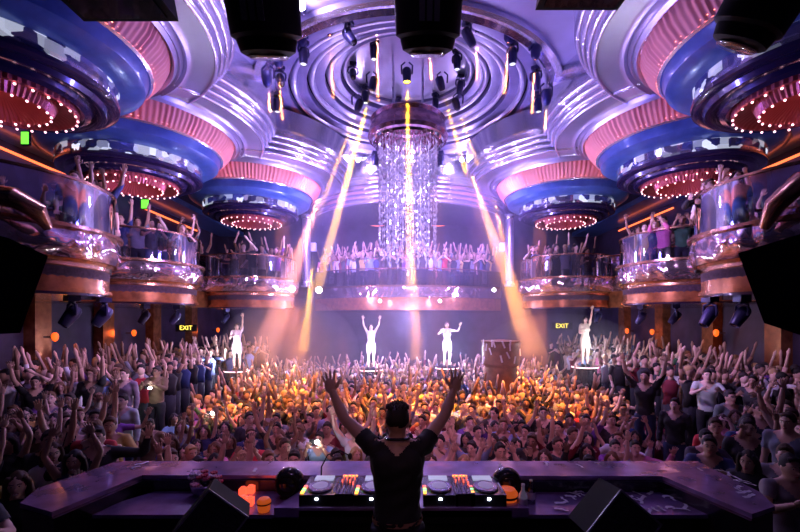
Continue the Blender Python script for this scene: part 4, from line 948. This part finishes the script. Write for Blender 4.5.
# performers on podiums
def podium(X, Y, h, lab):
    h -= FZ; root = empty('podium', (X, Y, FZ), lab, 'podium', 'dancer podiums'); MB().lathe([(.01, 0), (.42, 0), (.42, .06), (.38, .08), (.38, h-.06), (.42, h-.05), (.42, h), (.01, h)], seg=36).build('drum', M['blackg'], root); MB().lathe([(.423, h-.045), (.43, h-.04), (.43, h-.02), (.423, h-.015)], seg=36).build('rim_light', M['bulb'], root)
for (x, y, Y, pose, c, lab) in ((237, 370, 15, 'right arm raised', 'white', 'left, beneath farthest left balcony'), (371, 369, 15.6, 'both arms raised', 'white', 'left of the chandelier line'), (447, 367, 15.6, 'arms bent and dancing', 'white', 'right of the chandelier line'), (585, 366, 14.2, 'right arm raised', 'beige', 'far right, under exit sign')):
    p = P(x, y, Y); podium(p.x, Y, p.z, 'round black dancer podium, '+lab); place(p.x, Y, p.z, 'dancing on podium '+lab.split(',')[0], 'podium dancers', pose=pose, colr=c, fem=True, rz=.2, scale=.95)
    lamp('POINT', 'podium_light', (p.x+.1, Y-.7, p.z+.6), (.8, .8, 1.), 120, None, .08)
for pose in PRO:    # prototypes that were never used
    for (o, sp) in PRO[pose]:
        if id(o) not in USED:
            for c in list(o.children): bpy.data.objects.remove(c)
            bpy.data.objects.remove(o)
# the far crowd, merged
fb = MB(); rf = random.Random(5)
def low_person(X, Y, z, face=0.):
    s = rf.uniform(.94, 1.06); sk = rf.choice(SK); hr = rf.choice(HC_); tc = CL[rf.choice(CW)]; b = MB(); a0 = face+rf.uniform(-.5, .5)
    b.tube([(0, 0, .0), (0, 0, .5), (0, 0, .9)], [.10, .14, .15], 7, flat=[.7]*3, col=(.02, .02, .03, 1))
    b.tube([(0, 0, .88), (0, 0, 1.1), (0, 0, 1.33), (0, 0, 1.45)], [.16, .14, .19, .08], 8, flat=[.62]*4, col=tc)
    b.tube([(0, 0, 1.42), (0, 0, 1.54)], .055, 6, col=sk); b.ell((0, -.01, 1.62), (.075, .09, .115), 9, 7, col=sk); b.ell((0, .02, 1.685), (.088, .10, .085), 9, 7, col=hr)
    pr = POSES[rf.choices(list(POSES), (9, 6, 5, 5, 4, 3, 3, 5))[0]]
    for s_, dd in ((1, pr[0]), (-1, pr[1])):
        A = arm_pts(s_, *[(s_*d[0], d[1], d[2]) for d in dd]); b.tube([A[0], A[1]], [.055, .042], 6, col=tc if rf.random() < .4 else sk); b.tube([A[1], A[2], A[2]+A[3]*.09, A[2]+A[3]*.17], [.040, .026, .038, .012], 6, col=sk)
    R = Matrix.Rotation(a0, 3, 'Z'); fb.add([R @ (Vector(p)*s)+V(X, Y, z) for p in b.v], b.f)
    fb.c[-len(b.c):] = b.c
for (X, Y, z, row) in field[room_:]: low_person(X, Y, z)
for (X, Y, z) in far_gal: low_person(X, Y, z)
tag(fb.build('crowd', CLOTH, smooth=True), 'dense far crowd with raised arms at the back of dance floor and rear balcony', 'crowd', kind='stuff')
# phones with lights
def phone(x, y, Y, lab, on=True):
    p = P(x, y, Y); root = empty('smartphone', p, lab, 'phone', 'phones held up in the crowd'); MB().box((0, 0, 0), (.15, .010, .075)).build('phone_body', M['white'] if not on else M['black'], root); MB().box((0, .006, 0), (.13, .004, .066)).build('screen', M['blackg'], root)
    MB().ell((.05, -.008, .0), (.034 if on else .004,)*3, 10, 7).build('torch', M['white_l'] if on else M['black'], root)  # lit torch ball oversized to imitate the bloom around it
    if on: lamp('POINT', 'torch_source', p+V(.05, -.08, 0), (.95, 1, .9), 3.5, None, .02)
for (x, y, Y, fz_, pose, hz_, lab, on) in PH: phone(x, HY+(ZC-fz_-hz_)*F/Y, Y, lab, bool(on))
# brown pillar cabinet in the crowd at right
root = empty('bottle_cabinet', (2.9, 13.2, FZ), 'tall reddish brown cabinet tower in the crowd right of centre with hanging tags', 'cabinet')
MB().lathe([(.01, 0), (.62, 0), (.62, .1), (.5, .2), (.5, 2.2), (.58, 2.3), (.58, 2.95), (.62, 3.0), (.01, 3.05)], seg=48, fn=lambda r, a, z: r+(.012*math.sin(a*24) if .1 < z < 2.3 else 0)).build('tower', M['brown'], root)
rr = random.Random(9)
for k in range(14):
    a = -PI/2+rr.uniform(-1.2, 1.2); R = Matrix.Rotation(a+PI/2+rr.uniform(-.3, .3), 3, 'Z') @ Matrix.Rotation(rr.uniform(-.5, .5), 3, 'Y'); MB().box((.64*math.cos(a), .64*math.sin(a), rr.uniform(2.35, 3.0)), (.05, .01, .22), R=R).build('tag', M['white'], root)
# side table at right with a tray
root = empty('high_table', ((716-CX)/F*6.6, 6.6, 0), 'small round white topped table in the crowd at right', 'table'); MB().lathe([(.01, 1.05), (.30, 1.05), (.31, 1.08), (.29, 1.1), (.01, 1.1)], seg=36).build('table_top', M['white'], root); MB().lathe([(.25, 0), (.25, .02), (.04, .05), (.03, 1.05)], seg=24).build('pedestal', M['black'], root)
# ---------------------------------------------------------------- the DJ
def loc_(x, y, z): return V(-x, -y, z)
sc_ = 1.035
Ra = [loc_(.182, .02, 1.465), loc_(.335, .17, 1.63), loc_(.42, .30, 1.80)]      # his right hand is on the photo's right (+x)
La = [loc_(-.182, .02, 1.465), loc_(-.385, .16, 1.61), loc_(-.50, .29, 1.79)]
Ra += [(loc_(.46, .36, 1.95)-Ra[2]).normalized(), V(0, -1, .1)]; La += [(loc_(-.55, .35, 1.95)-La[2]).normalized(), V(0, -1, .1)]
dj = make_person('dj', False, 'short', .0095, arms=[La, Ra]) if False else make_person('dj', False, 'short', .0095, arms=[La, Ra], fingers=8)
dj.location = (-.075, 2.98, ZF); dj.rotation_euler = (0, 0, PI); dj.scale = (sc_,)*3
dj['label'] = 'person seen from behind in black T-shirt, both arms raised wide at the turntables'; colour(dj, (.50, .29, .22, 1), (.015, .01, .01, 1), (.010, .010, .012, 1), (.02, .02, .03, 1))
b = MB(); b.tube([V(.082*math.cos(a), .008+.080*math.sin(a), 1.515+.012*math.sin(a)) for a in [2*PI*k/24 for k in range(25)]], .010, 8); b.ell((.085, -.07, 1.495), (.025, .03, .035), 12, 8); b.ell((-.085, -.07, 1.495), (.025, .03, .035), 12, 8)
b.build('headphones', M['blackg'], dj)
b = MB(); vs = []; n = 32
for j, z in enumerate((.955, .985)):
    for k in range(n): a = 2*PI*k/n; vs.append((.172*math.cos(a), .130*math.sin(a), z))
b.add(vs, [(k, (k+1) % n, n+(k+1) % n, n+k) for k in range(n)]); b.build('belt', mat('tan_belt', (.45, .24, .16), .5), dj)
